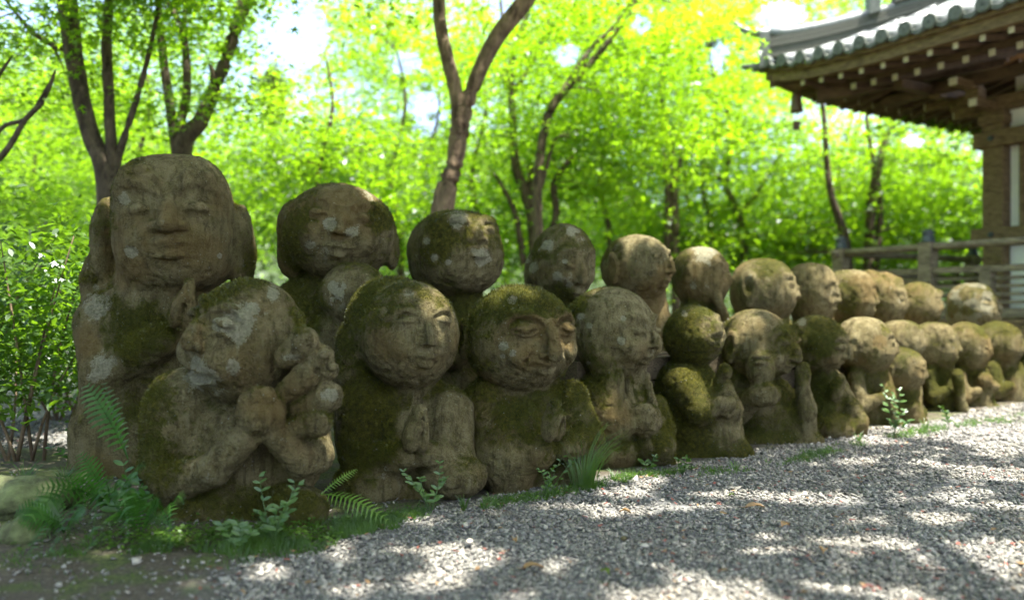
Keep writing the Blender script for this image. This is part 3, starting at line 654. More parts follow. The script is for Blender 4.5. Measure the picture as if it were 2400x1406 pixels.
# back row, far part (stand on the terrace)
def back(px, py, rx, rz, Y, yaw, label, seed, **kw):
    return row_st(px, py, rx, rz, Y, 880, rx*1.05, yaw, label, seed, GB, .2, **kw)
back(1640, 645, 62, 68, 4.15, 62, 'back row statue with a pale crown and one hand raised to its cheek', 31, ear=1.2, moss=.42, rust=.4, lich=.3, extra=ex_hand(1682, 700, 15, 1705, 760), spots=[(1650, 590, 40, 'l', .7), (1625, 670, 16, 'l', .7)])
back(1786, 680, 70, 74, 4.4, 58, 'back row statue with a large hood like ear fold and straight cheek', 32, ear=2.0, moss=.38, rust=.5, nose=.9, spots=[(1760, 640, 30, 'l', .4)])
back(1900, 685, 56, 70, 4.65, 60, 'back row statue with slim face and small dark ear hollow', 33, ear=1.0, moss=.4, rust=.4, nose=1.0)
back(1992, 695, 52, 64, 4.95, 62, 'back row statue with smooth tan crown and one raised ear tip', 34, ear=1.0, moss=.34, rust=.6)
back(2066, 700, 50, 62, 5.2, 60, 'back row statue with knobbly lumps of hands over its head', 35, ear=0, moss=.34, rust=.6, lich=.3, extra=ex_lumps([(2040, 652, -10, 22), (2075, 655, -20, 20), (2098, 665, -15, 20), (2108, 700, -10, 18), (2085, 680, -40, 18), (2055, 668, -35, 17)]))
back(2150, 712, 46, 52, 5.45, 58, 'back row statue with a fist held beside its low flat head', 36, ear=.8, moss=.5, rust=.6, extra=ex_lumps([(2196, 690, -10, 14), (2198, 715, -10, 14)]))
back(2276, 720, 50, 57, 5.75, 20, 'statue blotched all over with pale green lichen, right end of the back row', 37, ear=0, moss=.5, rust=.2, lich=.85, extra=ex_lumps([(2325, 725, 20, 24), (2322, 750, 10, 24)]))

# ---------------------------------------------------------------- row direction and terrace
RD = np.array((.80, .60)); RN = np.array((.60, -.80))      # along the row, and out over the gravel
def xy_row(o, u, v): return np.array(o)+RD*u+RN*v
WOOD_OLD = simple('old_timber', (.11, .085, .05), .85, 9, .55, .6, .006, (1.5, 14, 14))
WOOD = simple('weathered_timber', (.12, .078, .038), .75, 6, .5, .4, .004, (2, 2, 9), c2=(.18, .125, .065))
SOFFIT = simple('soffit_timber', (.24, .165, .095), .8, 6, .4, .3, .003)
WOOD_G = simple('greyed_timber', (.115, .095, .058), .8, 6, .5, .5, .004, (2, 2, 9), c2=(.20, .17, .115))
WOOD_DK = simple('dark_timber', (.10, .066, .04), .75, 7, .45, .3, .003)
SOIL = simple('terrace_soil', (.075, .06, .035), .95, 14, .5, .8, .02)
# terrace earth body behind the timber wall
mb = MB(); o = (.12, 3.16); a0, a1 = 0, 5.6
T_ = []
for u in np.linspace(0, 6.2, 16):
    for v, z in ((0, -.1), (0, .40), (-.5, .41), (-1.0, .42), (-1.7, .30), (-3, -.05)):
        p = xy_row(o, u, v); T_.append((p[0], p[1], z+(random.uniform(-.015, .015) if v else 0)))
n = 6; mb.add(T_, [(i*n+k, (i+1)*n+k, (i+1)*n+k+1, i*n+k+1) for i in range(15) for k in range(n-1)]+[tuple(range(n))])
te = put('terrace', mb.mesh('terrace', SOIL, False)); tag(te, kind='structure')
wall = empty('timber_wall', (o[0], o[1], 0), 'stack of dark weathered sleeper timbers holding up the back row terrace', 'retaining wall')
ang = math.atan2(RD[1], RD[0]); RR = rotz(ang)
me_beam = None
for lv in range(4):
    for sgm in range(3):
        c = xy_row(o, 1.0+sgm*2.03+(.1 if lv % 2 else 0), .05)
        b = MB(); L_ = 1.0; seg = 10
        for i in range(seg):
            pass
        b.box((c[0], c[1], .05+lv*.1), (L_, .045, .046), RR)
        wput('timber', b.mesh('timber', WOOD_OLD), wall)

# ---------------------------------------------------------------- ground
def gmask(x, y):
    """1 where gravel lies, 0 on bare mossy earth"""
    Pn = np.stack([x, y, np.zeros_like(x)], -1)
    n1 = fbm(Pn, 2.2, 3, 3)-.5; n2 = fbm(Pn, 9, 2, 5)-.5
    # signed distance out from the row's front line
    q = (x-(-.80))*RN[0]+(y-2.10)*RN[1]
    along = (x-(-.80))*RD[0]+(y-2.10)*RD[1]
    line = sstep(-.03, .10, q+n2*.18-np.clip(.75-along, 0, 2)*.28)
    left = sstep(-.85, -.4, x+.28*(y-1.7)+n1*.35+n2*.15)
    back_ = sstep(3.35, 3.6, y+n1*.4)*sstep(-.6, -1.4, x+.45*(y-3.5))
    return np.clip(np.maximum(line*left, back_*1.0), 0, 1)
def gz(x, y):
    Pn = np.stack([x, y, np.zeros_like(x)], -1)
    z = (fbm(Pn, 1.5, 3, 8)-.5)*.05*sstep(7.5, 5, y)+(fbm(Pn, 12, 2, 9)-.5)*.008
    m = sstep(-.2, -1.6, x+.2*(y-2))*sstep(3.2, 2.3, y)
    return z+m*.05*(fbm(Pn, 3, 2, 12))-.01
m, nt, N_, L_, B_ = newmat('ground_soil')
g = node(nt, 'ShaderNodeNewGeometry').outputs['Position']
nf = noise(nt, 90, 5, .7, g); nm = noise(nt, 9, 4, .6, g)
grav = ramp(nt, nf, [(.3, (.06, .06, .058)), (.5, (.17, .168, .16)), (.7, (.31, .305, .295))])
soil = ramp(nt, nf, [(.3, (.03, .024, .015)), (.55, (.085, .068, .045)), (.75, (.17, .15, .11))])
soil = mixc(nt, maprange(nt, nm, .45, .62), soil, mixc(nt, maprange(nt, nf, .4, .6), (.035, .05, .01), (.09, .11, .022)))
L_.new(mixc(nt, attr(nt, 'gravel'), soil, grav), B_.inputs['Base Color']); B_.inputs['Roughness'].default_value = .95
bump(nt, nf, .015, .9, B_); GROUND = m
xs = np.unique(np.concatenate([-np.geomspace(2.6, 600, 22)[::-1], np.arange(-2.6, 6.0, .05), np.geomspace(6.05, 600, 20)]))
ys = np.unique(np.concatenate([[-300, -60, -12, -3], np.arange(-.5, 8, .05), np.geomspace(8.1, 900, 24)]))
X, Y = np.meshgrid(xs, ys, indexing='ij'); Z = gz(X, Y)
Vg = np.stack([X, Y, Z], -1).reshape(-1, 3); ny = len(ys)
I = np.arange(len(xs)*ny).reshape(len(xs), ny)
Q = np.stack([I[:-1, :-1], I[1:, :-1], I[1:, 1:], I[:-1, 1:]], -1).reshape(-1, 4)
me = mesh_np('ground', Vg, Q, 4, GROUND, True)
at = me.attributes.new('gravel', 'FLOAT', 'POINT'); at.data.foreach_set('value', (gmask(X, Y)*(np.abs(X) < 9)*(Y < 9)).astype(np.float32).ravel())
tag(put('ground', me), kind='structure')

# gravel: loose angular chips
def chips(cx, cy, cz, size, mat, name, flat=(.25, .6), parent=None, dense=True):
    n = len(cx)
    base = np.array([(x, y, z) for x in (-1, 1) for y in (-1, 1) for z in (-1, 1)], float)*.72
    Vv = base[None]*np.stack([rng.uniform(.75, 1.35, n), rng.uniform(.6, 1.0, n), rng.uniform(*flat, n)], 1)[:, None]
    Vv = Vv+rng.uniform(-.34, .34, Vv.shape)
    a = rng.uniform(0, 2*np.pi, n); tx = rng.normal(0, .3, n); ty = rng.normal(0, .3, n)
    c, s = np.cos(a), np.sin(a)
    x = Vv[..., 0]*c[:, None]-Vv[..., 1]*s[:, None]; y = Vv[..., 0]*s[:, None]+Vv[..., 1]*c[:, None]
    z = Vv[..., 2]+x*tx[:, None]+y*ty[:, None]
    Vv = np.stack([x, y, z], -1)*size[:, None, None]*.5+np.stack([cx, cy, cz], 1)[:, None]
    T = np.array([(0, 1, 3), (0, 3, 2), (4, 6, 7), (4, 7, 5), (0, 4, 5), (0, 5, 1), (2, 3, 7), (2, 7, 6), (0, 2, 6), (0, 6, 4), (1, 5, 7), (1, 7, 3)])
    Fc = (T[None]+np.arange(n)[:, None, None]*8).reshape(-1, 3)
    me = mesh_np(name, Vv.reshape(-1, 3), Fc, 3, mat)
    at = me.attributes.new('tone', 'FLOAT', 'POINT'); at.data.foreach_set('value', np.repeat(rng.random(n), 8).astype(np.float32))
    return me
m, nt, N_, L_, B_ = newmat('gravel_chips')
tone = attr(nt, 'tone'); g = node(nt, 'ShaderNodeNewGeometry').outputs['Position']
c_ = ramp(nt, tone, [(0, (.06, .058, .052)), (.25, (.13, .126, .112)), (.6, (.215, .208, .184)), (.88, (.30, .287, .25)), (1, (.44, .40, .33))])
c_ = mixc(nt, maprange(nt, noise(nt, 2.6, 4, .65, g), .42, .66, 0, .38), c_, (.13, .112, .08))
c_ = mixc(nt, maprange(nt, noise(nt, 350, 3, .6, g), .4, .7, 0, .4), c_, (.36, .34, .31))
L_.new(c_, B_.inputs['Base Color']); B_.inputs['Roughness'].default_value = .85; bump(nt, noise(nt, 500, 2, .6, g), .002, .5, B_)
CHIP = m
def sample_view(n, y0, y1, pw=1.0):
    y = y0+(y1-y0)*rng.random(n)**pw; x = (rng.uniform(-60, 2460, n)-1200)/F*y
    return x, y
gx, gy, gs = [], [], []
for n, y0, y1, s0, s1 in ((52000, 1.55, 2.4, .003, .0135), (46000, 2.4, 3.6, .005, .0145), (30000, 3.6, 5.6, .008, .019)):
    y = np.sqrt(rng.uniform(y0**2, y1**2, n)); x = (rng.uniform(-150, 2750, n)-1200)/F*y
    s_ = rng.uniform(s0, s1, n)*rng.choice([1, 1, 1, 1.45], n)
    thin = fbm(np.stack([x, y, x*0], 1), 3.5, 3, 33); s_ = s_*(.75+.5*fbm(np.stack([x, y, x*0], 1), 2.2, 2, 35))
    mk = gmask(x, y); keep = rng.random(n) < np.maximum(sstep(.25, .8, mk)*(.45+.6*sstep(.36, .5, thin)), .05*(y < 3)*(x < 0))
    q = (x-(-.55))*RN[0]+(y-2.45)*RN[1]; keep &= (q > -.12) | (x < -.9)
    gx.append(x[keep]); gy.append(y[keep]); gs.append(s_[keep])
gx, gy, gs = map(np.concatenate, (gx, gy, gs))
me = chips(gx, gy, gz(gx, gy)+gs*.12+rng.uniform(0, .004, len(gx)), gs, CHIP, 'gravel')
tag(put('gravel', me), 'loose grey angular gravel chips spread over the path', 'gravel', kind='stuff')
# fallen maple flowers and bits
n = 1700; x, y = sample_view(n, 1.6, 4.6); k = gmask(x, y) > .2; x, y = x[k], y[k]; n = len(x)
c = np.stack([x, y, gz(x, y)+.011], 1); a = rng.uniform(0, 6.28, n); L1 = rng.uniform(.003, .008, n); W1 = L1*rng.uniform(.25, .6, n)
d1 = np.stack([np.cos(a), np.sin(a), rng.uniform(-.3, .3, n)], 1); d2 = np.stack([-np.sin(a), np.cos(a), rng.uniform(-.3, .3, n)], 1)
Vv = np.stack([c-d1*L1[:, None]-d2*W1[:, None], c+d1*L1[:, None]-d2*W1[:, None], c+d1*L1[:, None]+d2*W1[:, None], c-d1*L1[:, None]+d2*W1[:, None]], 1).reshape(-1, 3)
RED = simple('fallen_flower_red', (.17, .055, .04), .8, 40, .5)
tag(put('fallen_flowers', mesh_np('fallen_flowers', Vv, np.arange(n*4).reshape(-1, 4), 4, RED)), 'tiny fallen reddish maple flowers on the gravel', 'fallen flowers', kind='stuff')
n = 700; x, y = sample_view(n, 1.6, 5.0, 1.4); k = gmask(x, y) > .3; x, y = x[k], y[k]; n = len(x)
def litter(n, x, y):
    c = np.stack([x, y, gz(x, y)+.012], 1); a = rng.uniform(0, 6.28, n); L1 = rng.uniform(.004, .013, n)[:, None]; W1 = L1*rng.uniform(.15, .5, (n, 1))
    d1 = np.stack([np.cos(a), np.sin(a), rng.uniform(-.25, .25, n)], 1); d2 = np.stack([-np.sin(a), np.cos(a), rng.uniform(-.5, .5, n)], 1)
    return np.stack([c-d1*L1, c+d2*W1, c+d1*L1, c-d2*W1], 1).reshape(-1, 3)
tag(put('leaf_litter', mesh_np('leaf_litter', litter(n, x, y), np.arange(n*4).reshape(-1, 4), 4, simple('leaf_litter', (.20, .125, .06), .8, 40, .6))), 'small dry brown leaf scraps and bud scales on the gravel', 'leaf litter', kind='stuff')
DRY = leaf_material('dry_leaf', (.34, .22, .10), (.2, .12, .04), .3, .25, 30)
GREEN_BIT = leaf_material('fallen_green', (.15, .22, .03), (.2, .3, .02), .3, .4, 30)
def fallen(px, py, L, ang, mat, label):
    yy = F*CH/(py-HZ); p = P(px, py, yy); b = MB(); pts = []
    for i in range(7):
        t = i/6; w = math.sin(math.pi*t)**.7*L*.28*(1+.25*random.uniform(-1, 1)); z = .006+.008*math.sin(t*3.1)
        pts.append(((t-.5)*L, -w, z+random.uniform(0, .004))); pts.append(((t-.5)*L, 0, z-.003)); pts.append(((t-.5)*L, w, z+random.uniform(0, .006)))
    b.add(pts, [(i*3+k, (i+1)*3+k, (i+1)*3+k+1, i*3+k+1) for i in range(6) for k in (0, 1)])
    b.tube([(-.5*L, 0, .006), (-.8*L, .1*L, .008)], .0008, 4)
    o = put('fallen_leaf', b.mesh('fallen_leaf', mat, True), None, (p[0], p[1], float(gz(np.array([p[0]]), np.array([p[1]]))[0])+.01)); o.rotation_euler.z = ang
    tag(o, label, 'leaf', 'leaves fallen on the gravel')
fallen(1250, 1337, .05, .2, DRY, 'tan curled dry leaf at the lower middle of the gravel')
fallen(1418, 1358, .03, 2.2, GREEN_BIT, 'small bright green leaf lying on the gravel near the bottom edge')
fallen(1465, 1208, .035, 2.8, DRY, 'brown dry leaf on shaded gravel below the ear cupping statue')
fallen(1840, 1240, .045, .9, DRY, 'yellowish dry leaf alone on the right half of the gravel')
fallen(1770, 1198, .06, .1, DRY, 'flat pale leaf on the sunlit gravel below the child holding statue')
fallen(1715, 1170, .02, .1, GREEN_BIT, 'tiny green leaf scrap on gravel under the small headed statue')
fallen(1930, 1305, .03, 1.2, DRY, 'small ochre leaf near the lower right of the gravel')
fallen(1205, 1275, .03, 1.9, DRY, 'narrow straw coloured leaf left of the tan curled leaf')
# pebbles that show as separate stones
PALE = simple('pale_pebble', (.42, .38, .32), .8, 40, .3)
def pebble(px, py, s, label, mat=PALE):
    yy = F*CH/(py-HZ); p = P(px, py, yy)
    b = MB(); R = rotz(random.uniform(0, 3)); V = []; nn = 10
    for i in range(1, 6):
        for k in range(nn):
            a = math.pi*i/6; w = 2*math.pi*k/nn; r = 1+random.uniform(-.09, .09)
            V.append(R@np.array((math.sin(a)*math.cos(w)*s*r, math.sin(a)*math.sin(w)*s*.75*r, math.cos(a)*s*.5)))
    V.append((0, 0, s*.5)); V.append((0, 0, -s*.5))
    Fs = [(i*nn+k, (i+1)*nn+k, (i+1)*nn+(k+1) % nn, i*nn+(k+1) % nn) for i in range(4) for k in range(nn)]
    Fs += [(50, k, (k+1) % nn) for k in range(nn)]+[(51, 40+(k+1) % nn, 40+k) for k in range(nn)]
    b.add(V, Fs); tag(put('pebble', b.mesh('pebble', mat, True), None, (p[0], p[1], .008)), label, 'pebble', 'pebbles lying on the gravel')
pebble(795, 1332, .014, 'pale cream pebble on the gravel below the stone fists statue')
pebble(1510, 1285, .012, 'rounded grey tan pebble at the middle of the shaded gravel')
pebble(1462, 1268, .011, 'small dark pebble beside the rounded tan pebble', STONE)
pebble(1100, 1275, .013, 'flat tan pebble in front of the long haired statue')
# ---------------------------------------------------------------- vegetation
BARK = simple('maple_bark', (.045, .03, .019), .9, 22, .6, .9, .012, (1, 1, .45), c2=(.09, .07, .045))
BARK_R = simple('reddish_bark', (.10, .055, .030), .85, 18, .7, 1, .012, (1, 1, .4), c2=(.16, .115, .07))
LEAF_A = leaf_material('maple_leaf_fresh', (.07, .16, .011), (.265, .505, .011), .30, .66, 1.1)
LEAF_B = leaf_material('maple_leaf_deep', (.05, .135, .010), (.26, .50, .012), .34, .62, 1.1)
LEAF_C = leaf_material('maple_leaf_shade', (.035, .10, .012), (.10, .34, .02), .38, .6, 1.1)
LEAF_FAR = leaf_material('far_foliage', (.045, .085, .025), (.07, .13, .02), .5, .35, .25)
LEAF_SHRUB = leaf_material('shrub_leaf', (.05, .12, .016), (.17, .36, .015), .45, .5, 3)
FERN = leaf_material('fern_green', (.045, .13, .022), (.08, .26, .02), .45, .45, 6)
WEED = leaf_material('weed_green', (.10, .19, .06), (.14, .30, .05), .35, .4, 9)
GRASSM = leaf_material('grass_green', (.07, .15, .022), (.12, .28, .02), .4, .45, 9)
def star(l):
    o = []
    for i in range(l):
        a = math.pi*(-.62+1.24*i/(l-1))+math.pi/2; L = 1-.28*abs(i-(l-1)/2)/((l-1)/2)
        o.append((math.cos(a)*L, math.sin(a)*L))
        if i < l-1:
            b = a+math.pi*.62/(l-1); o.append((math.cos(b)*.34, math.sin(b)*.34))
    o.append((0, -.08)); return np.array(o)
STAR5, STAR3 = star(5), star(3)
OVAL = np.array([(0, -1), (.36, -.35), (.34, .35), (0, 1), (-.34, .35), (-.36, -.35)])
def leaf_mesh(name, C, size, shape, mat, tilt=.6, seed=0, dirv=None, cup=.25):
    n = len(C); k = len(shape)
    nx = rng.normal(0, tilt, n); nyy = rng.normal(0, tilt, n)
    Nn = np.stack([nx, nyy, np.ones(n)], 1); Nn /= np.linalg.norm(Nn, axis=1)[:, None]
    a = rng.uniform(0, 6.283, n); t = np.stack([np.cos(a), np.sin(a), np.zeros(n)], 1)
    U = t-(t*Nn).sum(1)[:, None]*Nn; U /= np.linalg.norm(U, axis=1)[:, None]; W = np.cross(Nn, U)
    sz = size if hasattr(size, '__len__') else size*rng.uniform(.7, 1.25, n)
    r2 = (shape**2).sum(1)
    V = C[:, None]+sz[:, None, None]*(shape[None, :, :1]*U[:, None]+shape[None, :, 1:]*W[:, None]-cup*r2[None, :, None]*Nn[:, None])
    return mesh_np(name, V.reshape(-1, 3), np.arange(n*k).reshape(-1, k), k, mat)
GAPS = [(690, 80, 88, 80), (1680, 130, 26, 40), (2140, 330, 22, 16), (1830, 40, 60, 40), (1190, 20, 40, 40), (950, 150, 40, 30), (1330, 130, 30, 30), (1000, 260, 40, 60), (1500, 60, 26, 20)]
def skygap(C):
    px, py = project(C); w = fbm(C, 1.2, 2, 31)
    w2 = fbm(C, 4.5, 2, 37); m = np.zeros(len(C), bool)
    for (x, y, a, b) in GAPS: m |= (((px-x)/a)**2+((py-y)/b)**2) < 1.1*(.5+w)+2.2*(w2-.5)
    return m & (C[:, 1] > 3) & (rng.random(len(C)) < .93)
SV = np.array(SUN)
SHB = 1
LIT = [(70, 1060, 150, 30), (120, 1030, 100, 16), (1060, 1300, 110, 28), (1010, 1350, 90, 28), (790, 1290, 50, 26), (700, 1245, 30, 12), (1000, 1215, 60, 10), (1380, 1110, 90, 16), (1480, 1150, 70, 16), (1250, 1135, 40, 8),
       (1520, 1120, 50, 12), (1700, 1155, 110, 10), (1950, 1170, 150, 12), (2150, 1215, 120, 14), (2100, 1270, 180, 17), (2300, 1310, 150, 26), (1800, 1290, 70, 10), (1950, 1380, 110, 14), (1250, 1390, 90, 13),
       (2200, 1005, 160, 20), (2350, 1030, 130, 30), (2060, 1030, 70, 12), (2330, 1110, 100, 14), (2000, 1080, 60, 9), (1560, 1390, 80, 16), (640, 1330, 60, 18), (1420, 1200, 60, 9), (2250, 1160, 80, 9)]
def lit_hole(C):
    """leaves whose shadow would land on a sunlit fleck of the path are left out: the gaps of the canopy"""
    t = C[:, 2]/SV[2]; gxx = C[:, 0]-SV[0]*t; gyy = C[:, 1]-SV[1]*t
    ok = gyy > 1.2; yy = np.maximum(gyy, 1.2); px = gxx/yy*F+1200; py = HZ+F*CH/yy
    w = fbm(np.stack([gxx, gyy, gxx*0], 1), 6, 3, 17); m = np.zeros(len(C), bool)
    for (x, y, a, b) in LIT: m |= (((px-x)/(a*1.15))**2+((py-y)/(b*1.3))**2) < 1.9*w
    # sun on the heads in the far half of the row
    for zz, (x0, x1, y0, y1) in ((.62, (1.6, 3.6, 3.9, 6.2)), (.85, (1.2, 3.2, 4.2, 6.4))):
        t = (C[:, 2]-zz)/SV[2]; hx = C[:, 0]-SV[0]*t; hy = C[:, 1]-SV[1]*t
        w2 = fbm(np.stack([hx, hy, hx*0], 1), 2.6, 2, 23)
        m |= (hx > x0) & (hx < x1) & (hy > y0) & (hy < y1) & (w2 > .22)
    for (x, y, yy_, r_) in SPK:
        p0 = P(x, y, yy_); d = C-p0; t = d@SV; q = np.linalg.norm(d-t[:, None]*SV, axis=1); m |= (q < r_) & (t > .1)
    return m & (ok | (C[:, 2] > 0))
SPK = [(1045, 640, 2.60, .085), (790, 920, 2.33, .05), (775, 1060, 2.38, .06), (1195, 690, 2.8, .06), (1120, 525, 3.3, .08), (865, 450, 3.1, .08), (1395, 690, 3.2, .06), (1500, 570, 3.85, .10), (1640, 595, 4.1, .12), (1560, 640, 3.8, .06), (1740, 740, 3.7, .08), (1660, 860, 3.35, .06), (2300, 900, 5.0, .12), (2200, 880, 4.7, .1), (1350, 900, 2.75, .05), (1020, 790, 2.6, .04), (620, 930, 2.2, .04), (2110, 820, 4.3, .12)]
def tree(label, Y, stems, crowns, bark=BARK, leaf=LEAF_A, shape=STAR5, lsize=.036, per=80, srad=.55, tilt=.5, cat='tree', group='maple trees behind the statues', gaps=True, twigs=16, dY=0.0, spread=1.0):
    b0 = P(stems[0][0][0], stems[0][0][1], Y); root = empty('maple_tree', (b0[0], b0[1], 0), label, cat, group)
    nodes = []
    def smooth(pts):
        pts = [np.array(p, float) for p in pts]; out = []
        for i in range(len(pts)-1):
            p0 = pts[max(i-1, 0)]; p1 = pts[i]; p2 = pts[i+1]; p3 = pts[min(i+2, len(pts)-1)]
            for t in (0, .2, .4, .6, .8):
                out.append(.5*((2*p1)+(-p0+p2)*t+(2*p0-5*p1+4*p2-p3)*t*t+(-p0+3*p1-3*p2+p3)*t**3))
        out.append(pts[-1]); return out
    trunk = None
    for i, st in enumerate(stems):
        q = smooth([(x, y, w, (s_[0] if s_ else 0)) for x, y, w, *s_ in st])
        pts = [P(x, y, Y+dd+random.uniform(-.01, .01)) for x, y, w, dd in q]; rad = [max(w, .8)*Y/F for x, y, w, dd in q]
        if i == 0:
            bt = pts[0].copy()
            if bt[2] > 0: pts = [np.array((bt[0], bt[1], -.1))]+pts; rad = [rad[0]*1.25]+rad
        mb = MB(); mb.tube(pts, rad, 12 if max(rad) > .05 else 7, True, .035)
        o = wput('trunk' if i == 0 else 'branch', mb.mesh('trunk' if i == 0 else 'branch', bark, True), root)
        nodes += [p for p in pts if p[2] > .8]
    nodes = np.array(nodes)
    Cs = []
    for (px, py, dy, rx, rz, ry, n) in crowns:
        n = int(n*(DENS*1.2 if Y > 6 else 1.9)/1.45)
        c = P(px, py, Y+dy); sc = (Y+dy)/F
        u = rng.normal(size=(n, 3)); u /= np.linalg.norm(u, axis=1)[:, None]; u *= rng.random((n, 1))**.4
        Cs.append(c+u*np.array((rx*sc, ry, rz*sc)))
    Cs = np.concatenate(Cs)
    if gaps: Cs = Cs[~skygap(Cs)]
    Cs = Cs[Cs[:, 2] > .25]
    Cs = Cs[np.isfinite(Cs).all(1)]; S_ = len(Cs); r = srad*1.4*rng.uniform(.55, 1.25, S_); per = int(per*1.65)
    k = np.repeat(np.arange(S_), per); a = rng.uniform(0, 6.283, len(k)); q = np.sqrt(rng.random(len(k)))*r[k]
    tx = rng.normal(0, .13, S_); ty = rng.normal(0, .16, S_)
    L = np.stack([np.cos(a)*q, np.sin(a)*q, -.30*q*q/np.maximum(r[k], .1)+rng.normal(0, .02, len(k))], 1)
    L[:, 2] += L[:, 0]*tx[k]+L[:, 1]*ty[k]
    # sprays break up into fingers of leaves along twigs
    f = np.sin(a*3+k*1.3)+.7*np.sin(a*7+k*.7)-.5*(q/np.maximum(r[k], .1)-.6); L = L[f > -.35]; k = k[f > -.35]
    Cl = Cs[k]+L
    if gaps: Cl = Cl[~skygap(Cl)]
    Cl = Cl[~lit_hole(Cl)]
    if Y > 6.5 and shape is STAR5: shape = STAR3; lsize *= 1.14
    me = leaf_mesh('foliage', Cl, lsize*rng.uniform(.7, 1.25, len(Cl)), shape, leaf, tilt)
    tag(wput('foliage', me, root), kind='stuff')
    mb = MB()
    pick = rng.permutation(S_)[:twigs]
    for i in pick:
        c = Cs[i]; d = np.linalg.norm(nodes-c, axis=1)+np.maximum(0, nodes[:, 2]-c[2])*1.0; a0 = nodes[d.argmin()]
        if d.min() > 4.5: continue
        m1 = a0*.5+c*.5+np.array((random.uniform(-.15, .15), random.uniform(-.15, .15), .18+random.uniform(-.1, .15)))*d.min()*.5
        w = min(.014, .005+.004*d.min()); ps = [a0*(1-t)**2+2*t*(1-t)*m1+t*t*c for t in np.linspace(0, 1, 8)]
        mb.tube(ps, [w*(1-.8*t) for t in np.linspace(0, 1, 8)], 5)
        for _ in range(3):
            e = c+np.array((random.uniform(-1, 1), random.uniform(-1, 1), random.uniform(-.15, .1)))*srad
            mb.tube([c, (c+e)/2+np.array((0, 0, .04)), e], [w*.3, w*.22, w*.1], 4)
    if mb.V: tag(wput('twigs', mb.mesh('twigs', bark, True), root), kind='stuff')
    return len(Cl)
NL = 0; DENS = 2.3
NL += tree('dark maple with three stems rising from behind the tallest statue', 4.9,
     [[(262, 760, 30), (250, 430, 23), (207, 300, 20), (176, 150, 20), (158, 0, 22), (130, -350, 18), (60, -800, 10)],
      [(268, 450, 18), (262, 370, 14), (256, 250, 12.5), (250, 120, 12), (255, 0, 11), (275, -300, 9)],
      [(262, 420, 14), (285, 340, 9), (330, 200, 7), (365, 50, 5), (378, -60, 3)],
      [(155, 118, 8), (110, 100, 6), (70, 70, 5), (20, 10, 3)], [(160, -100, 20), (500, -500, 14, -1), (900, -900, 8, -2.2)], [(140, -300, 18), (100, -800, 12, -1.5), (300, -1500, 6, -2.8)]],
     [(120, 60, .3, 330, 170, 1.3, 34), (330, -150, -.6, 450, 130, 1.0, 40)], per=110, srad=.5, twigs=20)
NL += tree('dark maple with a leaning right hand stem behind the gap right of the tallest statue', 5.6,
     [[(425, 760, 28), (425, 372, 24), (470, 285, 18), (512, 190, 15), (545, 90, 15), (575, 0, 16), (640, -250, 14), (760, -700, 8)],
      [(420, 400, 18), (412, 340, 13), (400, 260, 11), (378, 100, 9), (362, -50, 7), (300, -300, 4)],
      [(422, 360, 14), (424, 290, 11), (438, 210, 10), (428, 75, 8), (375, -20, 6)], [(432, 80, 6), (433, 0, 5), (435, -100, 4)], [(480, 265, 10), (500, 185, 8), (490, 150, 3)],
      [(600, -80, 15), (1000, -500, 12, -1.2), (1500, -900, 8, -2.6)]],
     [(450, -130, .2, 330, 120, 1.2, 36), (480, 60, .3, 160, 60, .7, 12), (520, 235, -.2, 50, 28, .25, 5)], per=110, srad=.5, twigs=18)
NL += tree('reddish brown maple forking into a broad V above the middle of the rows', 5.3,
     [[(1015, 760, 34), (1038, 490, 28), (1065, 385, 22), (1080, 290, 22), (1108, 205, 18), (1160, 95, 19), (1235, -5, 21), (1320, -150, 15), (1500, -600, 10)],
      [(1078, 320, 22), (1072, 235, 17), (1052, 150, 16), (1034, 70, 15), (1028, 0, 15), (1015, -200, 12), (960, -700, 8)],
      [(1240, -20, 16), (1500, -350, 12, -1), (1900, -700, 8, -2.2)], [(1000, -300, 12), (1100, -900, 9, -1.8), (1300, -1600, 5, -2.9)]],
     [(1130, -150, .2, 420, 110, 1.2, 40), (1270, 60, 1.0, 200, 80, .7, 10)], bark=BARK_R, per=110, srad=.5, twigs=16)
# canopy over the path: the same woods' outer limbs, above the frame
def canopy(label, bx, by, lim, cr, n, per=130, sz=.066):
    root = empty('maple_tree', (bx, by, 0), label, 'tree', 'maple trees whose limbs roof the path')
    mb = MB()
    for i, l in enumerate(lim):
        m = MB(); m.tube([np.array(p[:3]) for p in l], [p[3] for p in l], 9, True, .05); wput('trunk' if i == 0 else 'branch', m.mesh('trunk' if i == 0 else 'branch', BARK, True), root)
    c = np.array(cr[0]); r = np.array(cr[1]); u = rng.uniform(-1, 1, (n*2, 3)); u = u[(u[:, 0]**2+u[:, 1]**2) < 1][:n]
    Cs = c+u*r; k = np.repeat(np.arange(len(Cs)), per); a = rng.uniform(0, 6.283, len(k)); q = np.sqrt(rng.random(len(k)))*.55
    Cl = Cs[k]+np.stack([np.cos(a)*q, np.sin(a)*q, -.3*q*q+rng.normal(0, .05, len(k))], 1)
    px, py = project(Cl); Cl = Cl[(py < -25) | (Cl[:, 1] < .6)]
    Cl = Cl[~lit_hole(Cl)]
    # thinner over the lower right of the path: broken flecks of sun
    w = fbm(np.stack([Cl[:, 0]-SV[0]/SV[2]*Cl[:, 2], Cl[:, 1]-SV[1]/SV[2]*Cl[:, 2], Cl[:, 0]*0], 1), 5, 2, 41); Cl = Cl[w < .66]
    tag(wput('foliage', leaf_mesh('foliage', Cl, sz*rng.uniform(.7, 1.3, len(Cl)), STAR3, LEAF_A, .45), root), kind='stuff')
    return len(Cl)
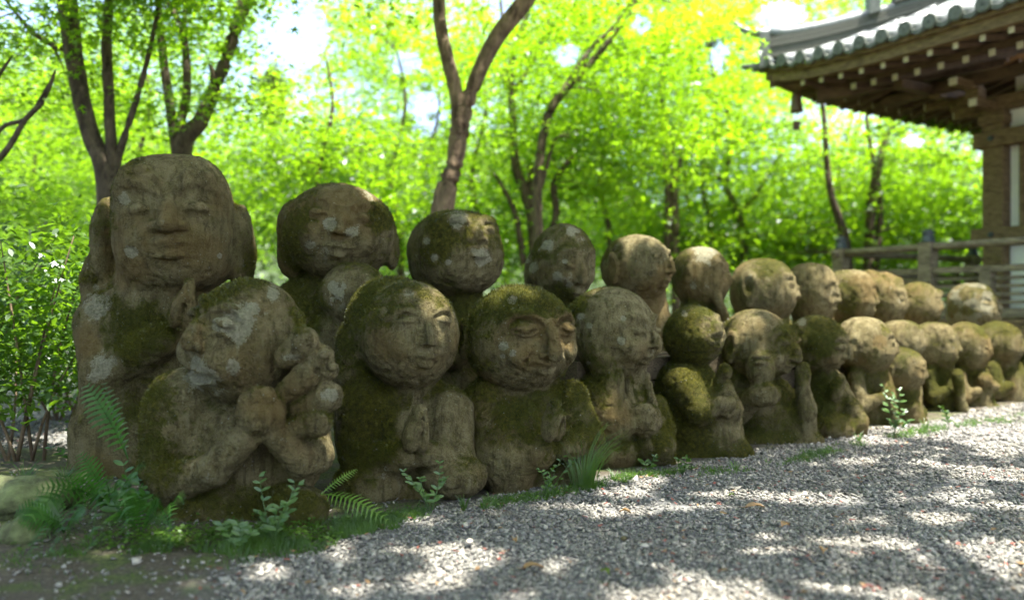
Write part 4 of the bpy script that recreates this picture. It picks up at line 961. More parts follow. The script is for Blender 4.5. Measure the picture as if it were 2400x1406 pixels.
NL += canopy('maple outside the left edge reaching its crown over the nearest statues', -3.2, 3.2, [[(-3.2, 3.2, -.1, .16), (-3.1, 3.1, 1.6, .13), (-2.8, 2.9, 3.4, .1), (-1.6, 2.6, 4.4, .06), (.2, 2.2, 4.8, .03)], [(-3.0, 3.0, 2.5, .08), (-2.4, 3.9, 4.2, .05), (-.8, 4.4, 5.2, .02)]], ((-1.0, 2.2, 4.4), (3.0, 2.7, .6)), 300)
NL += canopy('maple behind the photographer spreading its crown over the gravel path', 1.6, -2.4, [[(1.6, -2.4, -.1, .17), (1.7, -2.2, 1.7, .14), (1.9, -1.2, 3.6, .1), (2.2, .6, 4.6, .06), (2.6, 2.6, 5.0, .03)], [(1.75, -1.9, 2.3, .09), (.8, -.6, 4.6, .05), (.2, 1.2, 5.7, .02)]], ((2.2, 1.7, 4.7), (3.4, 3.4, .6)), 430)
NL += canopy('unseen maple added behind the camera on the left to screen the sky light', -3.0, -3.5, [[(-3, -3.5, -.1, .15), (-2.9, -3.4, 1.6, .11), (-2.4, -3.2, 3.2, .06), (-1.5, -3, 4.4, .03)]], ((-2.2, -3.6, 2.6), (3.0, 1.6, 1.7)), 80, sz=.08)  # added out of view: blocks the blue horizon and greens the fill light
BGT = 'background maple trees beyond the terrace'
NL += tree('slim dark maple with a forked top just right of the broad V trunk', 8.0,
     [[(1262, 720, 20), (1255, 530, 19), (1232, 450, 14), (1208, 385, 11), (1201, 260, 9), (1200, 140, 8), (1238, 30, 6), (1290, -80, 4)],
      [(1250, 520, 14), (1247, 440, 11), (1243, 385, 7)], [(1228, 620, 9), (1212, 520, 8), (1192, 465, 6), (1160, 410, 4)], [(1206, 215, 7), (1245, 150, 5), (1284, 60, 4), (1280, -10, 3)], [(1203, 215, 6), (1170, 165, 4), (1140, 130, 3)], [(1198, 130, 5), (1180, 60, 4), (1170, -30, 3)],
      [(1288, 560, 10), (1304, 500, 9), (1299, 430, 9), (1342, 368, 5)]],
     [(1250, 200, .3, 300, 240, 1.4, 60), (1250, 430, .8, 220, 90, 1., 26)], group=BGT, per=75, srad=.55, lsize=.042)
NL += tree('maple with two long parallel limbs slanting up to the right above the middle statues', 7.0,
     [[(1275, 760, 14), (1262, 560, 12), (1262, 400, 11), (1285, 270, 11), (1330, 205, 10), (1400, 130, 8), (1460, 50, 6), (1510, -40, 4)],
      [(1290, 262, 9), (1345, 175, 8), (1390, 110, 6), (1440, 60, 4), (1500, -30, 3)], [(1268, 440, 6), (1300, 330, 4), (1330, 320, 3)]],
     [(1450, 100, .5, 260, 200, 1.0, 40), (1400, 340, .9, 200, 120, 1.0, 28)], group=BGT, per=80, srad=.5, lsize=.04, leaf=LEAF_A)
NL += tree('pair of thin upright dark stems behind the open eyed statue', 9.5,
     [[(1585, 760, 12), (1583, 560, 10), (1580, 450, 9), (1573, 345, 8), (1552, 230, 6), (1556, 120, 5), (1570, 0, 3)], [(1560, 640, 9), (1566, 500, 9), (1562, 400, 7), (1545, 335, 5), (1490, 290, 4)], [(1582, 440, 6), (1600, 330, 5), (1585, 210, 4)], [(1568, 420, 5), (1530, 395, 4), (1470, 385, 3)]],
     [(1560, 240, .3, 230, 250, 1.5, 55), (1560, 520, .8, 220, 110, 1.2, 34)], group=BGT, per=70, srad=.6, lsize=.046)
NL += tree('maple with crooked branching stems left of the temple eaves', 10.5,
     [[(1745, 760, 12), (1742, 560, 10), (1720, 480, 8), (1700, 420, 6), (1715, 330, 5), (1700, 240, 4)], [(1730, 500, 6), (1770, 460, 5), (1830, 360, 4)], [(1715, 460, 6), (1680, 410, 5), (1640, 380, 3)]],
     [(1740, 330, .3, 190, 180, 1.5, 50), (1760, 530, .6, 240, 90, 1.2, 40)], group=BGT, per=70, srad=.6, lsize=.05)
NL += tree('slender curved tree directly left of the veranda corner post', 9.2,
     [[(2000, 760, 13), (1982, 570, 11), (1965, 510, 10), (1946, 450, 8), (1938, 380, 7), (1932, 280, 6), (1924, 215, 5), (1915, 60, 3)]],
     [(1900, 420, 1.0, 120, 60, .6, 12), (1890, 560, .8, 120, 60, .7, 14)], group=BGT, per=80, srad=.45, lsize=.038, leaf=LEAF_B)
NL += tree('twin trunked tree seen beyond the veranda side railing', 9.8,
     [[(2030, 760, 14), (2035, 620, 12), (2042, 480, 11), (2056, 400, 10), (2075, 330, 7), (2100, 270, 5)], [(2050, 640, 10), (2062, 520, 8), (2056, 430, 8), (2040, 340, 5), (2030, 270, 4)]],
     [(2060, 320, .5, 170, 100, 1.2, 34), (2050, 520, 1.0, 220, 110, 1.2, 44)], group=BGT, per=70, srad=.6, lsize=.046)
NL += tree('small maple seen left of the temple column', 12.0,
     [[(2240, 760, 10), (2238, 480, 9), (2210, 400, 6), (2190, 330, 4)], [(2238, 470, 6), (2270, 380, 4), (2290, 320, 3)]],
     [(2200, 460, 0, 210, 130, 1.5, 80), (2190, 620, .6, 220, 70, 1.5, 34), (2190, 340, 0, 120, 50, 1.2, 16)], group=BGT, per=70, srad=.65, lsize=.055)
NL += tree('bright maple whose branches enter at the left edge of the photo', 4.6,
     [[(-260, 760, 20), (-160, 560, 13), (-60, 420, 9), (10, 360, 7), (60, 280, 6), (100, 240, 5), (130, 170, 3)], [(-60, 420, 7), (0, 305, 5), (70, 272, 5), (130, 165, 2)], [(-40, 400, 6), (-20, 220, 5), (30, 130, 3)]],
     [(60, 260, 1.8, 260, 180, .9, 30), (-60, 420, .6, 160, 120, .6, 20)], group=BGT, per=90, srad=.45, lsize=.036, twigs=3)
for (nm, px, Y, crs, lf) in (
    ('bright green maple filling the gap above the big eared statue', 760, 7.5, [(740, 330, .4, 240, 110, 1.1, 56), (880, 470, .2, 200, 90, 1., 30), (620, 450, 1, 170, 120, 1., 34)], LEAF_B),
    ('yellow green maple behind the forked dark stems', 330, 8.5, [(300, 200, .4, 330, 260, 1.4, 84), (300, 480, .4, 300, 120, 1.3, 44)], LEAF_A),
    ('sunlit maple low behind the left shrub', 90, 9.5, [(60, 520, .4, 300, 170, 1.5, 60), (120, 760, .4, 260, 110, 1.3, 34)], LEAF_A),
    ('tall leafy maple in the distance above the lichen crowned statue', 1010, 11.5, [(950, 300, .4, 270, 230, 1.8, 74), (1000, 120, .4, 230, 110, 1.5, 34)], LEAF_A),
    ('dense low maple behind the praying round statue', 1120, 9.0, [(1120, 560, .5, 260, 90, 1.4, 40), (900, 590, .5, 240, 80, 1.2, 34)], LEAF_A),
    ('leafy maple in the distance between the slanting limbs', 1420, 13.0, [(1420, 330, .5, 260, 230, 2., 74), (1430, 560, .5, 280, 90, 2., 44)], LEAF_A),
    ('broad distant maple left of the roof corner', 1720, 14.0, [(1700, 220, .5, 200, 170, 2., 44), (1820, 420, .5, 240, 130, 2., 52)], LEAF_A),
    ('deep green maple tucked below the temple eaves', 1980, 11.5, [(1960, 470, .5, 230, 110, 1.5, 50), (1900, 610, .5, 260, 60, 1.5, 30)], LEAF_B),
    ('airy maple seen through the gap under the side eaves', 2180, 15.0, [(2130, 480, .5, 260, 130, 2., 50), (2160, 350, .5, 190, 90, 1.6, 34)], LEAF_A),
    ('maple crown showing above the corner ridge of the roof', 2000, 16.0, [(1950, 30, .5, 260, 110, 2., 40), (1790, 150, .5, 90, 120, 1.5, 18)], LEAF_A),
    ('maple crown filling the top of the photo between the V trunk and the slanting limbs', 1420, 10.0, [(1380, 60, 0, 260, 100, 1.2, 44), (1180, 70, 0, 120, 90, 1.2, 18)], LEAF_B),
    ('maple crown hanging into the top of the photo left of the V trunk', 930, 9.0, [(900, 90, 0, 110, 130, 1.2, 26), (820, 20, 0, 60, 60, .8, 8)], LEAF_B),
    ('maple crown at the top left of the roof corner', 1620, 12.0, [(1620, 80, 0, 150, 120, 1.4, 26)], LEAF_B),
    ('maple crown behind the roof tail left of the temple', 1660, 10.8, [(1650, 60, 0, 110, 110, 1., 20), (1740, 10, 0, 90, 50, 1., 8)], LEAF_A),
    ('faint distant maple above the round statue with thick lips', 1180, 17.0, [(1130, 430, .5, 330, 200, 2., 60), (1560, 450, .5, 330, 170, 2., 54)], LEAF_B),
    ('distant maple behind the two left hand maples', 520, 15.0, [(500, 430, .5, 330, 170, 2., 70), (200, 400, .5, 300, 300, 2., 70)], LEAF_A)):
    NL += tree(nm, Y, [[(px, 770, 9*9/Y), (px+10, 560, 8*9/Y), (px-15, 420, 6*9/Y), (px+20, 250, 4*9/Y), (px, 120, 2)]], crs, group=BGT, per=60, srad=.075*Y, lsize=.0055*Y if Y > 9 else .048, shape=STAR3, leaf=lf, twigs=14, tilt=.6)
# ---- far wooded hill
def hz_(x, y):
    r = np.hypot(x, y); az = np.arctan2(x, y)
    el = .27+.05*np.sin(az*9+1)+.03*np.sin(az*23)-.16*sstep(-.15, .35, az)
    return np.maximum(0, el*(r-16))*sstep(16, 30, r)*sstep(200, 60, r)
az = np.linspace(-.95, .95, 70); rr = np.linspace(16, 120, 40)
A, R_ = np.meshgrid(az, rr, indexing='ij'); X, Y = np.sin(A)*R_, np.cos(A)*R_; Z = hz_(X, Y)-.25
Q = np.arange(A.size).reshape(A.shape); Q = np.stack([Q[:-1, :-1], Q[:-1, 1:], Q[1:, 1:], Q[1:, :-1]], -1).reshape(-1, 4)
HILL = simple('hill_forest_floor', (.035, .055, .02), .95, .5, .5)
tag(put('hill', mesh_np('hill', np.stack([X, Y, Z], -1).reshape(-1, 3), Q, 4, HILL, True)), kind='structure')
n = 28000; a = rng.uniform(-.85, .85, n); r = rng.uniform(18, 75, n)**1.0; x, y = np.sin(a)*r, np.cos(a)*r
cell = fbm(np.stack([x, y, x*0], 1), .22, 2, 51); C = np.stack([x, y, hz_(x, y)+rng.random(n)*np.maximum(.4, (cell-.3)*11)], 1)
me = leaf_mesh('far_woods', C, rng.uniform(.17, .35, n)*(r/30)**.6, STAR3, LEAF_FAR, .9)
tag(put('far_woods', me), 'bluish green wooded hillside far behind the maples', 'woods', kind='stuff')
root = empty('hill_tree', (P(640, 300, 48)[0], 48, 0), 'lone round topped dark tree standing on the far hill against the sky', 'tree')
mb = MB(); mb.tube([P(640, 420, 48), P(640, 230, 48), P(641, 170, 48)], [.35, .25, .1], 8); wput('trunk', mb.mesh('trunk', BARK, True), root)
u = rng.normal(size=(5200, 3)); u /= np.linalg.norm(u, axis=1)[:, None]; u *= rng.random((5200, 1))**.35
lump = 1+.25*np.sin(u[:, :1]*5+1)+.2*np.sin(u[:, 2:]*6)
tag(wput('crown', leaf_mesh('crown', P(640, 215, 48)+u*lump*np.array((1.15, 1.15, 1.6)), .14, STAR3, LEAF_FAR, .9), root), kind='stuff')
# ---- undergrowth behind the terrace and on the banks
n = 30000; y = rng.uniform(5.0, 16, n); x = rng.uniform(-.75, .75, n)*y
hh = .15+.9*sstep(.35, .7, fbm(np.stack([x, y, x*0], 1), .8, 2, 61)); q = (x-.12)*RN[0]+(y-3.16)*RN[1]
k = (q < -1.4) & ~((x > 2.6) & (y > 4.8) & (x*.87+(y-7.8)*.49 > 2.3)); x, y, hh = x[k], y[k], hh[k]
C = np.stack([x, y, hh*rng.random(len(x))], 1)
tag(put('undergrowth', leaf_mesh('undergrowth', C, rng.uniform(.02, .05, len(C)), STAR3, LEAF_B, .7)), 'low green undergrowth covering the bank behind the statues', 'undergrowth', kind='stuff')
# ---- dark leaved shrub at the left edge
def shrub(px, Y, zt, label):
    b = P(px, 715, Y); root = empty('shrub', (b[0], b[1], 0), label, 'shrub')
    mb = MB(); tips = []
    for i in range(8):
        a = random.uniform(0, 6.28); r = random.uniform(.1, .62); h = random.uniform(.45, 1)*zt
        e = np.array((b[0]+math.cos(a)*r, b[1]+math.sin(a)*r*.7, h)); m_ = np.array((b[0]+math.cos(a)*r*.35, b[1]+math.sin(a)*r*.25, h*.55))
        s0 = np.array((b[0]+random.uniform(-.1, .1), b[1], -.05)); ps = [s0*(1-t)**2+2*t*(1-t)*m_+t*t*e for t in np.linspace(0, 1, 7)]
        m = MB(); m.tube(ps, [.008*(1-.75*t) for t in np.linspace(0, 1, 7)], 5); wput('stem', m.mesh('stem', BARK_R, True), root)
        for t in np.linspace(.4, 1, 9): tips.append(s0*(1-t)**2+2*t*(1-t)*m_+t*t*e)
    tips = np.array(tips); C = tips[rng.integers(0, len(tips), 3000)]+rng.normal(0, .13, (3000, 3))*np.array((1, 1, .7))
    w = project(C); C = C[(C[:, 2] > .15)]
    tag(wput('foliage', leaf_mesh('foliage', C, rng.uniform(.014, .03, len(C)), OVAL, LEAF_SHRUB, .6), root), kind='stuff')
shrub(60, 3.25, .92, 'leafy shrub with dark pointed leaves at the left edge beside the tallest statue')
shrub(-90, 3.7, 1.0, 'shrub half cut off by the left edge of the photo')
shrub(150, 4.3, .95, 'shrub close behind the back of the tallest statue')

# ---------------------------------------------------------------- foreground plants and rocks
def gp(px, py, dz=0):
    yy = F*CH/(py-HZ); p = P(px, py, yy); return np.array((p[0], p[1], float(gz(np.array([p[0]]), np.array([p[1]]))[0])+dz))
def frond_mesh(a, b, arch, W, n=15, droop=.25):
    """a->b rachis with toothed leaflets"""
    a = np.array(a); b = np.array(b); d = b-a; L = np.linalg.norm(d); m_ = (a+b)/2+np.array((0, 0, arch*L)); mb = MB()
    ps = [a*(1-t)**2+2*t*(1-t)*m_+t*t*b for t in np.linspace(0, 1, n+1)]
    mb.tube(ps, [.0018*(1-.7*i/n) for i in range(n+1)], 4)
    side = np.cross(d/L, (0, 0, 1)); side /= np.linalg.norm(side)+1e-9
    view = np.array((0, -1, .25)); side2 = np.cross(d/L, view); side2 /= np.linalg.norm(side2); side = side*.45+side2*.55; side /= np.linalg.norm(side)
    for i in range(2, n+1):
        t = i/n; l = W*math.sin(math.pi*min(1, (1-t)*.93+.07))**.65*(1-.15*t)*random.uniform(.85, 1.1); f = (ps[min(i+1, n)]-ps[i-1]); f /= np.linalg.norm(f)
        for sg in (-1, 1):
            dr = side*sg*.9+f*.42; dr /= np.linalg.norm(dr); w = l*.15; k = 6; V = []; Fs = []
            for j in range(k+1):
                u = j/k; c = ps[i]+dr*l*u+np.array((0, 0, -droop*l*u*u)); ww = w*(1-u)**.6*(1.0 if j % 2 else .62)
                V += [c-f*ww, c+f*ww]
            Fs = [(2*j, 2*j+1, 2*j+3, 2*j+2) for j in range(k)]; mb.add(V, Fs)
    return mb
def fern(base, fronds, label, mat=FERN, W=.05):
    root = empty('fern', tuple(base), label, 'fern', 'ferns among the statues')
    for (tip, arch, w) in fronds: wput('frond', frond_mesh(base, tip, arch, w).mesh('frond', mat), root)
def PT(px, py, Y): return P(px, py, Y)
b = PT(300, 1075, 2.28)
fern(b, [(PT(205, 905, 2.2), .12, .06), (PT(245, 900, 2.32), .05, .035)], 'upright fern frond in front of the tallest statue')
b = gp(262, 1215)
fern(b, [(PT(60, 1225, 1.95), .38, .055), (PT(120, 1290, 1.85), .35, .05), (PT(215, 1275, 1.8), .42, .05), (PT(150, 1120, 2.1), .22, .05), (PT(300, 1250, 1.85), .4, .045), (PT(190, 1065, 2.25), .15, .05), (PT(340, 1090, 2.15), .2, .04), (PT(90, 1150, 2.1), .3, .05)], 'large drooping dark fern clump left of the stone fists statue')
b = gp(395, 1235)
fern(b, [(PT(400, 1275, 1.95), .5, .032), (PT(430, 1180, 2.0), .3, .03), (PT(330, 1200, 2.0), .35, .035)], 'small fern hanging at the left foot of the stone fists statue')
FERN_L = leaf_material('fern_lit', (.16, .30, .05), (.25, .45, .04), .3, .45, 6)  # brighter copy of the fern green, sunlight put into its colour
b = PT(752, 1158, 2.3)
fern(b, [(PT(905, 1218, 2.18), .16, .042), (PT(835, 1100, 2.36), .1, .022)], 'single bright fern frond lying over the gravel edge beside the stone fists statue', FERN_L)
def tuft(px, py, n, h, spread, label, mat=GRASSM, lean=(0, 0), w=.0015):
    base = gp(px, py); root = None; mb = MB()
    for i in range(n):
        a = random.uniform(0, 6.28); r0 = random.uniform(0, .25)*spread; s = random.uniform(.45, 1); L = h*s
        p0 = base+np.array((math.cos(a)*r0, math.sin(a)*r0, -.004)); o = np.array((math.cos(a)*spread*s+lean[0]*s, math.sin(a)*spread*s+lean[1]*s, 0))
        sd = np.cross(o+np.array((.001, 0, 0)), (0, 0, 1)); sd = np.array((1, 0, 0))*.7+sd/(np.linalg.norm(sd)+1e-9)*.3
        V = []
        for j in range(6):
            t = j/5; c = p0+o*(t**1.7)+np.array((0, 0, L*(1.3*t-.55*t*t*t))); ww = w*(1-t)**.6*random.uniform(.9, 1.1)+.0001; V += [c-sd*ww, c+sd*ww]
        mb.add(V, [(2*j, 2*j+1, 2*j+3, 2*j+2) for j in range(5)])
    o = put('grass_tuft', None)  if False else None
    me = mb.mesh('grass_tuft', mat); ob = put('grass_tuft', me); ob.data.transform(__import__('mathutils').Matrix.Translation(-Vector(base))); ob.location = base
    return tag(ob, label, 'grass tuft', 'grass tufts along the foot of the front row')
tuft(1368, 1146, 120, .29, .17, 'tall spray of long arching grass blades beside the bent knee statue', lean=(.02, -.02), w=.0011)
tuft(1088, 1186, 34, .07, .035, 'short grass tuft right of the long haired statue knees')
tuft(1722, 1096, 22, .06, .04, 'little tuft at the foot of the small headed statue')
tuft(1628, 1116, 16, .025, .03, 'flat small tuft out on the gravel', )
tuft(1800, 1082, 14, .04, .03, 'thin tuft at the foot of the child holding statue')
tuft(2012, 1032, 24, .07, .04, 'tuft under the plain domed profile statue')
tuft(2168, 1006, 30, .09, .04, 'bright tuft under the mossy collar statue')
tuft(2245, 998, 18, .06, .04, 'low tuft under the statue with draped moss')
tuft(1150, 1172, 22, .05, .05, 'short tuft left of the bent knee statue foot')
tuft(1440, 1120, 20, .06, .04, 'short tuft between the bent knee statue and the ear cupping statue')
tuft(1570, 1104, 14, .035, .03, 'tiny tuft right of the ear cupping statue')
tuft(1890, 1062, 18, .05, .04, 'tuft under the raised palm of the child holding statue')
tuft(1960, 1044, 16, .04, .035, 'short tuft under the bowing statue')
tuft(850, 1205, 26, .06, .06, 'tuft beneath the bright fern frond')
tuft(640, 1262, 40, .05, .08, 'loose tuft in front of the stone fists statue')
tuft(480, 1290, 30, .045, .08, 'low tuft on the bare earth below the fists statue')
fern(gp(150, 1262), [(PT(40, 1200, 2.0), .3, .05), (PT(95, 1165, 2.15), .25, .05), (PT(200, 1190, 2.1), .25, .04), (PT(70, 1300, 1.85), .4, .04)], 'bright fern spreading over the mossy rocks at the left edge', FERN)
fern(gp(330, 1262), [(PT(300, 1150, 2.05), .2, .045), (PT(370, 1170, 2.1), .2, .04), (PT(250, 1215, 1.95), .3, .04), (PT(400, 1240, 1.95), .35, .035)], 'fern at the lower left corner of the fists statue', FERN)
tuft(210, 1290, 40, .05, .09, 'loose grass tuft on the earth below the large fern clump')
tuft(55, 1135, 60, .10, .10, 'bright grass clump behind the rocks at the left edge')
tuft(150, 1128, 40, .08, .09, 'smaller grass clump right of the one behind the rocks')
tuft(940, 1215, 20, .05, .05, 'small tuft on the gravel edge below the bright fern')
tuft(1420, 1368, 8, .02, .02, 'tiny sprout in the open gravel near the bottom edge')
def weed(px, py, Y, stems, label, mat=WEED, ls=.011):
    base = gp(px, py); root = empty('weed', tuple(base), label, 'weed', 'leafy weeds at the foot of the statues')
    for (x, y, dY) in stems:
        e = PT(x, y, base[1]+dY); m_ = (base+e)/2+np.array((random.uniform(-.02, .02), 0, .03)); ps = [base*(1-t)**2+2*t*(1-t)*m_+t*t*e for t in np.linspace(0, 1, 7)]
        mb = MB(); mb.tube(ps, [.0014*(1-.5*t) for t in np.linspace(0, 1, 7)], 4); wput('stem', mb.mesh('stem', mat, True), root)
        for t in np.linspace(.25, 1, 6):
            c = base*(1-t)**2+2*t*(1-t)*m_+t*t*e
            for sg in (-1, 1):
                l = ls*random.uniform(.8, 1.5)*(1.3-.5*t); a = random.uniform(0, 3.14); dr = np.array((math.cos(a)*sg, math.sin(a)*sg*.6, random.uniform(.1, .7))); dr /= np.linalg.norm(dr)
                up = np.array((random.uniform(-.4, .4), -.7, .6)); w = np.cross(dr, up); w /= np.linalg.norm(w); nn = np.cross(w, dr); V = []
                for j in range(6):
                    u = j/5; ww = l*.42*math.sin(math.pi*min(1, u*.92+.04))**.7; cc = c+dr*l*2*u-nn*.15*l*u*u; V += [cc-w*ww+nn*ww*.25, cc, cc+w*ww+nn*ww*.25]
                m = MB(); m.add(V, [(3*j+q, 3*j+3+q, 3*j+4+q, 3*j+1+q) for j in range(5) for q in (0, 1)]); wput('leaf', m.mesh('leaf', mat, True), root)
weed(640, 1265, 0, [(608, 1115, .1), (690, 1130, .05), (655, 1190, 0), (700, 1135, .02), (600, 1200, 0), (672, 1180, 0)], 'pale round leaved weed in front of the stone fists statue', ls=.010)
weed(560, 1290, 0, [(520, 1230, 0), (590, 1250, 0), (555, 1225, .02)], 'low bright weed below the fists statue, left of the pale weed')
weed(1010, 1196, 0, [(1030, 1085, .05), (1045, 1120, .02), (985, 1120, .02), (960, 1130, 0), (945, 1105, .05)], 'weed climbing in front of the long haired statue knees', ls=.008)
weed(1280, 1170, 0, [(1265, 1100, .03), (1300, 1095, .03), (1320, 1070, .05), (1350, 1075, .02), (1290, 1120, 0)], 'small clover like weed left of the tall grass spray', GRASSM, .007)
weed(1520, 1104, 0, [(1500, 1078, 0), (1535, 1070, .02)], 'tiny weed between the ear cupping statue and the small headed statue', GRASSM, .008)
weed(1600, 1106, 0, [(1610, 1072, 0), (1590, 1075, 0)], 'tiny weed under the broad mossy shoulders statue', GRASSM, .008)
weed(2095, 1016, 0, [(2070, 905, .05), (2120, 960, 0), (2095, 925, .02), (2130, 985, -.05), (2108, 915, 0)], 'bright weed standing before the small low statue', WEED, .014)
weed(2225, 1000, 0, [(2205, 955, 0), (2215, 965, 0)], 'small weed at the foot of the front row near the right edge', GRASSM, .01)
weed(310, 1245, 0, [(290, 1090, .15), (325, 1125, .1), (270, 1135, .1), (340, 1160, .05), (245, 1165, 0)], 'broad leaved plant between the ferns and the tallest statue', FERN, .015)
weed(235, 1120, 0, [(120, 1050, .1), (160, 1010, .1)], 'thin stemmed weed leaning out at the left behind the ferns', FERN, .012)
# short grass and clover strip at the foot of the left statues
n = 26000; t = rng.random(n); x = -1.05+1.55*t+rng.normal(0, .10, n); y = 1.98+.56*t+rng.normal(0, .07, n)
k = (gmask(x, y) < .75) & (fbm(np.stack([x, y, x*0], 1), 9, 3, 71) > .50); x, y = x[k], y[k]; n = len(x); z = gz(x, y)
a = rng.uniform(0, 6.28, n); L = rng.uniform(.008, .034, n); w = .0011; dx, dy = np.cos(a), np.sin(a)
V = np.stack([np.stack([x-w, y, z], 1), np.stack([x+w, y, z], 1), np.stack([x+dx*L*.55, y+dy*L*.55, z+L], 1)], 1).reshape(-1, 3)
tag(put('grass', mesh_np('grass', V, np.arange(len(V)).reshape(-1, 3), 3, GRASSM)), 'thin short grass on the bare earth at the foot of the left statues', 'grass', kind='stuff')
n = 9000; t = rng.random(n); x = -1.1+2.0*t+rng.normal(0, .09, n); y = 2.0+.62*t+rng.normal(0, .06, n); k = (gmask(x, y) < .85) & (fbm(np.stack([x, y, x*0], 1), 6, 2, 77) > .5)
C = np.stack([x, y, gz(x, y)+rng.uniform(.004, .03, n)], 1)[k]
tag(put('clover', leaf_mesh('clover', C, rng.uniform(.003, .007, len(C)), OVAL*np.array((1.9, 1)), GRASSM, .35)), 'small clover leaves scattered in the short grass', 'clover', kind='stuff')
fx_ = np.array([780, 960, 1140, 1290, 1400, 1500, 1620, 1750, 1910, 2030, 2130, 2240, 2400]); fy_ = np.array([1222, 1200, 1180, 1160, 1136, 1110, 1100, 1090, 1066, 1036, 1014, 994, 972])
n = 9000; qx = rng.uniform(780, 2400, n); qy = np.interp(qx, fx_, fy_)+rng.normal(0, 5, n); y = F*CH/(qy-HZ); x = (qx-1200)/F*y
k = fbm(np.stack([x, y, x*0], 1), 7, 2, 91) > .50; x, y = x[k], y[k]; n = len(x); z = gz(x, y); a = rng.uniform(0, 6.28, n); L = rng.uniform(.008, .034, n)*(.5+fbm(np.stack([x, y, x*0], 1), 5, 2, 93)); dx, dy = np.cos(a), np.sin(a)
V = np.stack([np.stack([x-.0012, y, z], 1), np.stack([x+.0012, y, z], 1), np.stack([x+dx*L*.6, y+dy*L*.6, z+L], 1)], 1).reshape(-1, 3)
tag(put('grass_fringe', mesh_np('grass_fringe', V, np.arange(len(V)).reshape(-1, 3), 3, GRASSM)), 'sparse fringe of short grass where the statues meet the gravel', 'grass', kind='stuff')
C = np.stack([x, y, z+rng.uniform(.004, .022, n)], 1)[::3]
tag(put('creeping_leaves', leaf_mesh('creeping_leaves', C, rng.uniform(.003, .0065, len(C)), OVAL*np.array((1.9, 1)), GRASSM, .4)), 'tiny round leaves creeping along the foot of the statues', 'ground cover', kind='stuff')
def rock(px, py, r, label, mat, rot=0, fl=.6):
    base = gp(px, py); n1, n2 = 40, 24; V = []
    th = np.linspace(0, 2*np.pi, n1, endpoint=False); ph = np.linspace(0.02, np.pi-.02, n2); T, Pp = np.meshgrid(th, ph, indexing='ij')
    q = np.stack([np.sin(Pp)*np.cos(T), np.sin(Pp)*np.sin(T), np.cos(Pp)], -1).reshape(-1, 3)
    d = 1+.55*(fbm(q+px, 1.6, 3, 5)-.5)+.18*(fbm(q+px, 6, 2, 6)-.5); V = q*d[:, None]*np.array(r)
    V = V@rotz(rot).T; I = np.arange(n1*n2).reshape(n1, n2); J = np.roll(I, -1, axis=0)
    Q = np.stack([I[:, :-1], I[:, 1:], J[:, 1:], J[:, :-1]], -1).reshape(-1, 4)
    return tag(put('rock', mesh_np('rock', V, Q, 4, mat, True), None, (base[0], base[1], base[2]+r[2]*fl-.02)), label, 'rock', 'rocks at the lower left edge')
ROCK = simple('mossy_rock', (.085, .08, .05), .95, 16, .6, 1, .014, c2=(.11, .13, .055))
rock(35, 1215, (.17, .12, .075), 'large pale flat topped rock at the left edge', ROCK, .3)
rock(62, 1275, (.065, .05, .05), 'small pale rock below the large one at the left edge', ROCK, 1)
rock(140, 1120, (.14, .06, .03), 'low rock behind the ferns at the left', ROCK, .2)
rock(20, 1140, (.2, .05, .03), 'long thin grey rock along the back of the path', ROCK, .15)
rock(975, 1178, (.02, .016, .012), 'stone chip beside the knees of the long haired statue', STONE)
rock(1537, 1105, (.02, .016, .012), 'light stone at the foot of the ear cupping statue', PALE)
# distant pale basin edge seen through the shrub
# ---------------------------------------------------------------- temple hall: s runs along its front towards the camera, t into the hall
AX = np.array((.493, -.870)); BX = np.array((.870, .493)); O0 = np.array((3.22, 7.8))
bang = math.atan2(AX[1], AX[0])      # local x = s axis, local y = t axis
RH = np.array(((AX[0], BX[0], 0), (AX[1], BX[1], 0), (0, 0, 1.)))
def H(s, t, z): p = O0+AX*s+BX*t; return np.array((p[0], p[1], z))
PLASTER = simple('white_plaster', (.78, .78, .72), .9, 4, .08, .1, .002)
PAINT_W = simple('white_painted_end', (.66, .62, .5), .7, 20, .12, .1, .001)
TILE = simple('grey_roof_tile', (.17, .19, .185), .42, 22, .35, .3, .002, spec=.6)
TILE_L = simple('tile_face', (.11, .125, .105), .6, 30, .4, .4, .003)
IRON = simple('dark_patinated_metal', (.03, .045, .05), .45, 20, .4, .2, .001, spec=.6)
BRONZE = simple('bronze_bell_metal', (.09, .05, .025), .5, 20, .4, .2, .001, spec=.5)
hall = empty('temple_hall', tuple(H(.966, .966, 0)), 'wooden temple hall with grey tiled roof corner, plaster walls and white tipped rafters', 'temple hall')
PC = {}
def hb(name, c, h, mat, parent=None, R=None, key=None):
    """box part in hall axes"""
    m = MB(); 
    m.box((0, 0, 0), h, R if R is not None else None)
    # bevel the arrises slightly
    me = m.mesh(name, mat)
    import bmesh
    bm = bmesh.new(); bm.from_mesh(me); bmesh.ops.recalc_face_normals(bm, faces=bm.faces)
    bmesh.ops.bevel(bm, geom=list(bm.edges), offset=min(.006, min(h)*.3), segments=1, affect='EDGES', profile=.5); bm.to_mesh(me); bm.free()
    o = bpy.data.objects.new(name, me); COL.objects.link(o); p = parent or hall; o.parent = p
    w = H(*c); off = Vector((0, 0, 0)); q = p; rot = 0
    o.location = Vector(w)-Vector(hall.location); o.rotation_euler.z = bang
    if p is not hall: o.matrix_parent_inverse = __import__('mathutils').Matrix.Identity(4); o.location = Vector(w)-Vector(hall.location)-p.location if not p.rotation_euler.z else Vector((0, 0, 0))
    return o
def hsub(name, par, local, h, mat):
    m = MB(); m.box((0, 0, 0), h); o = put(name, m.mesh(name, mat), par, local); return o
FZ = .50; EZ = 2.80; ES = -.51; SL = math.tan(math.radians(25)); CS = .966
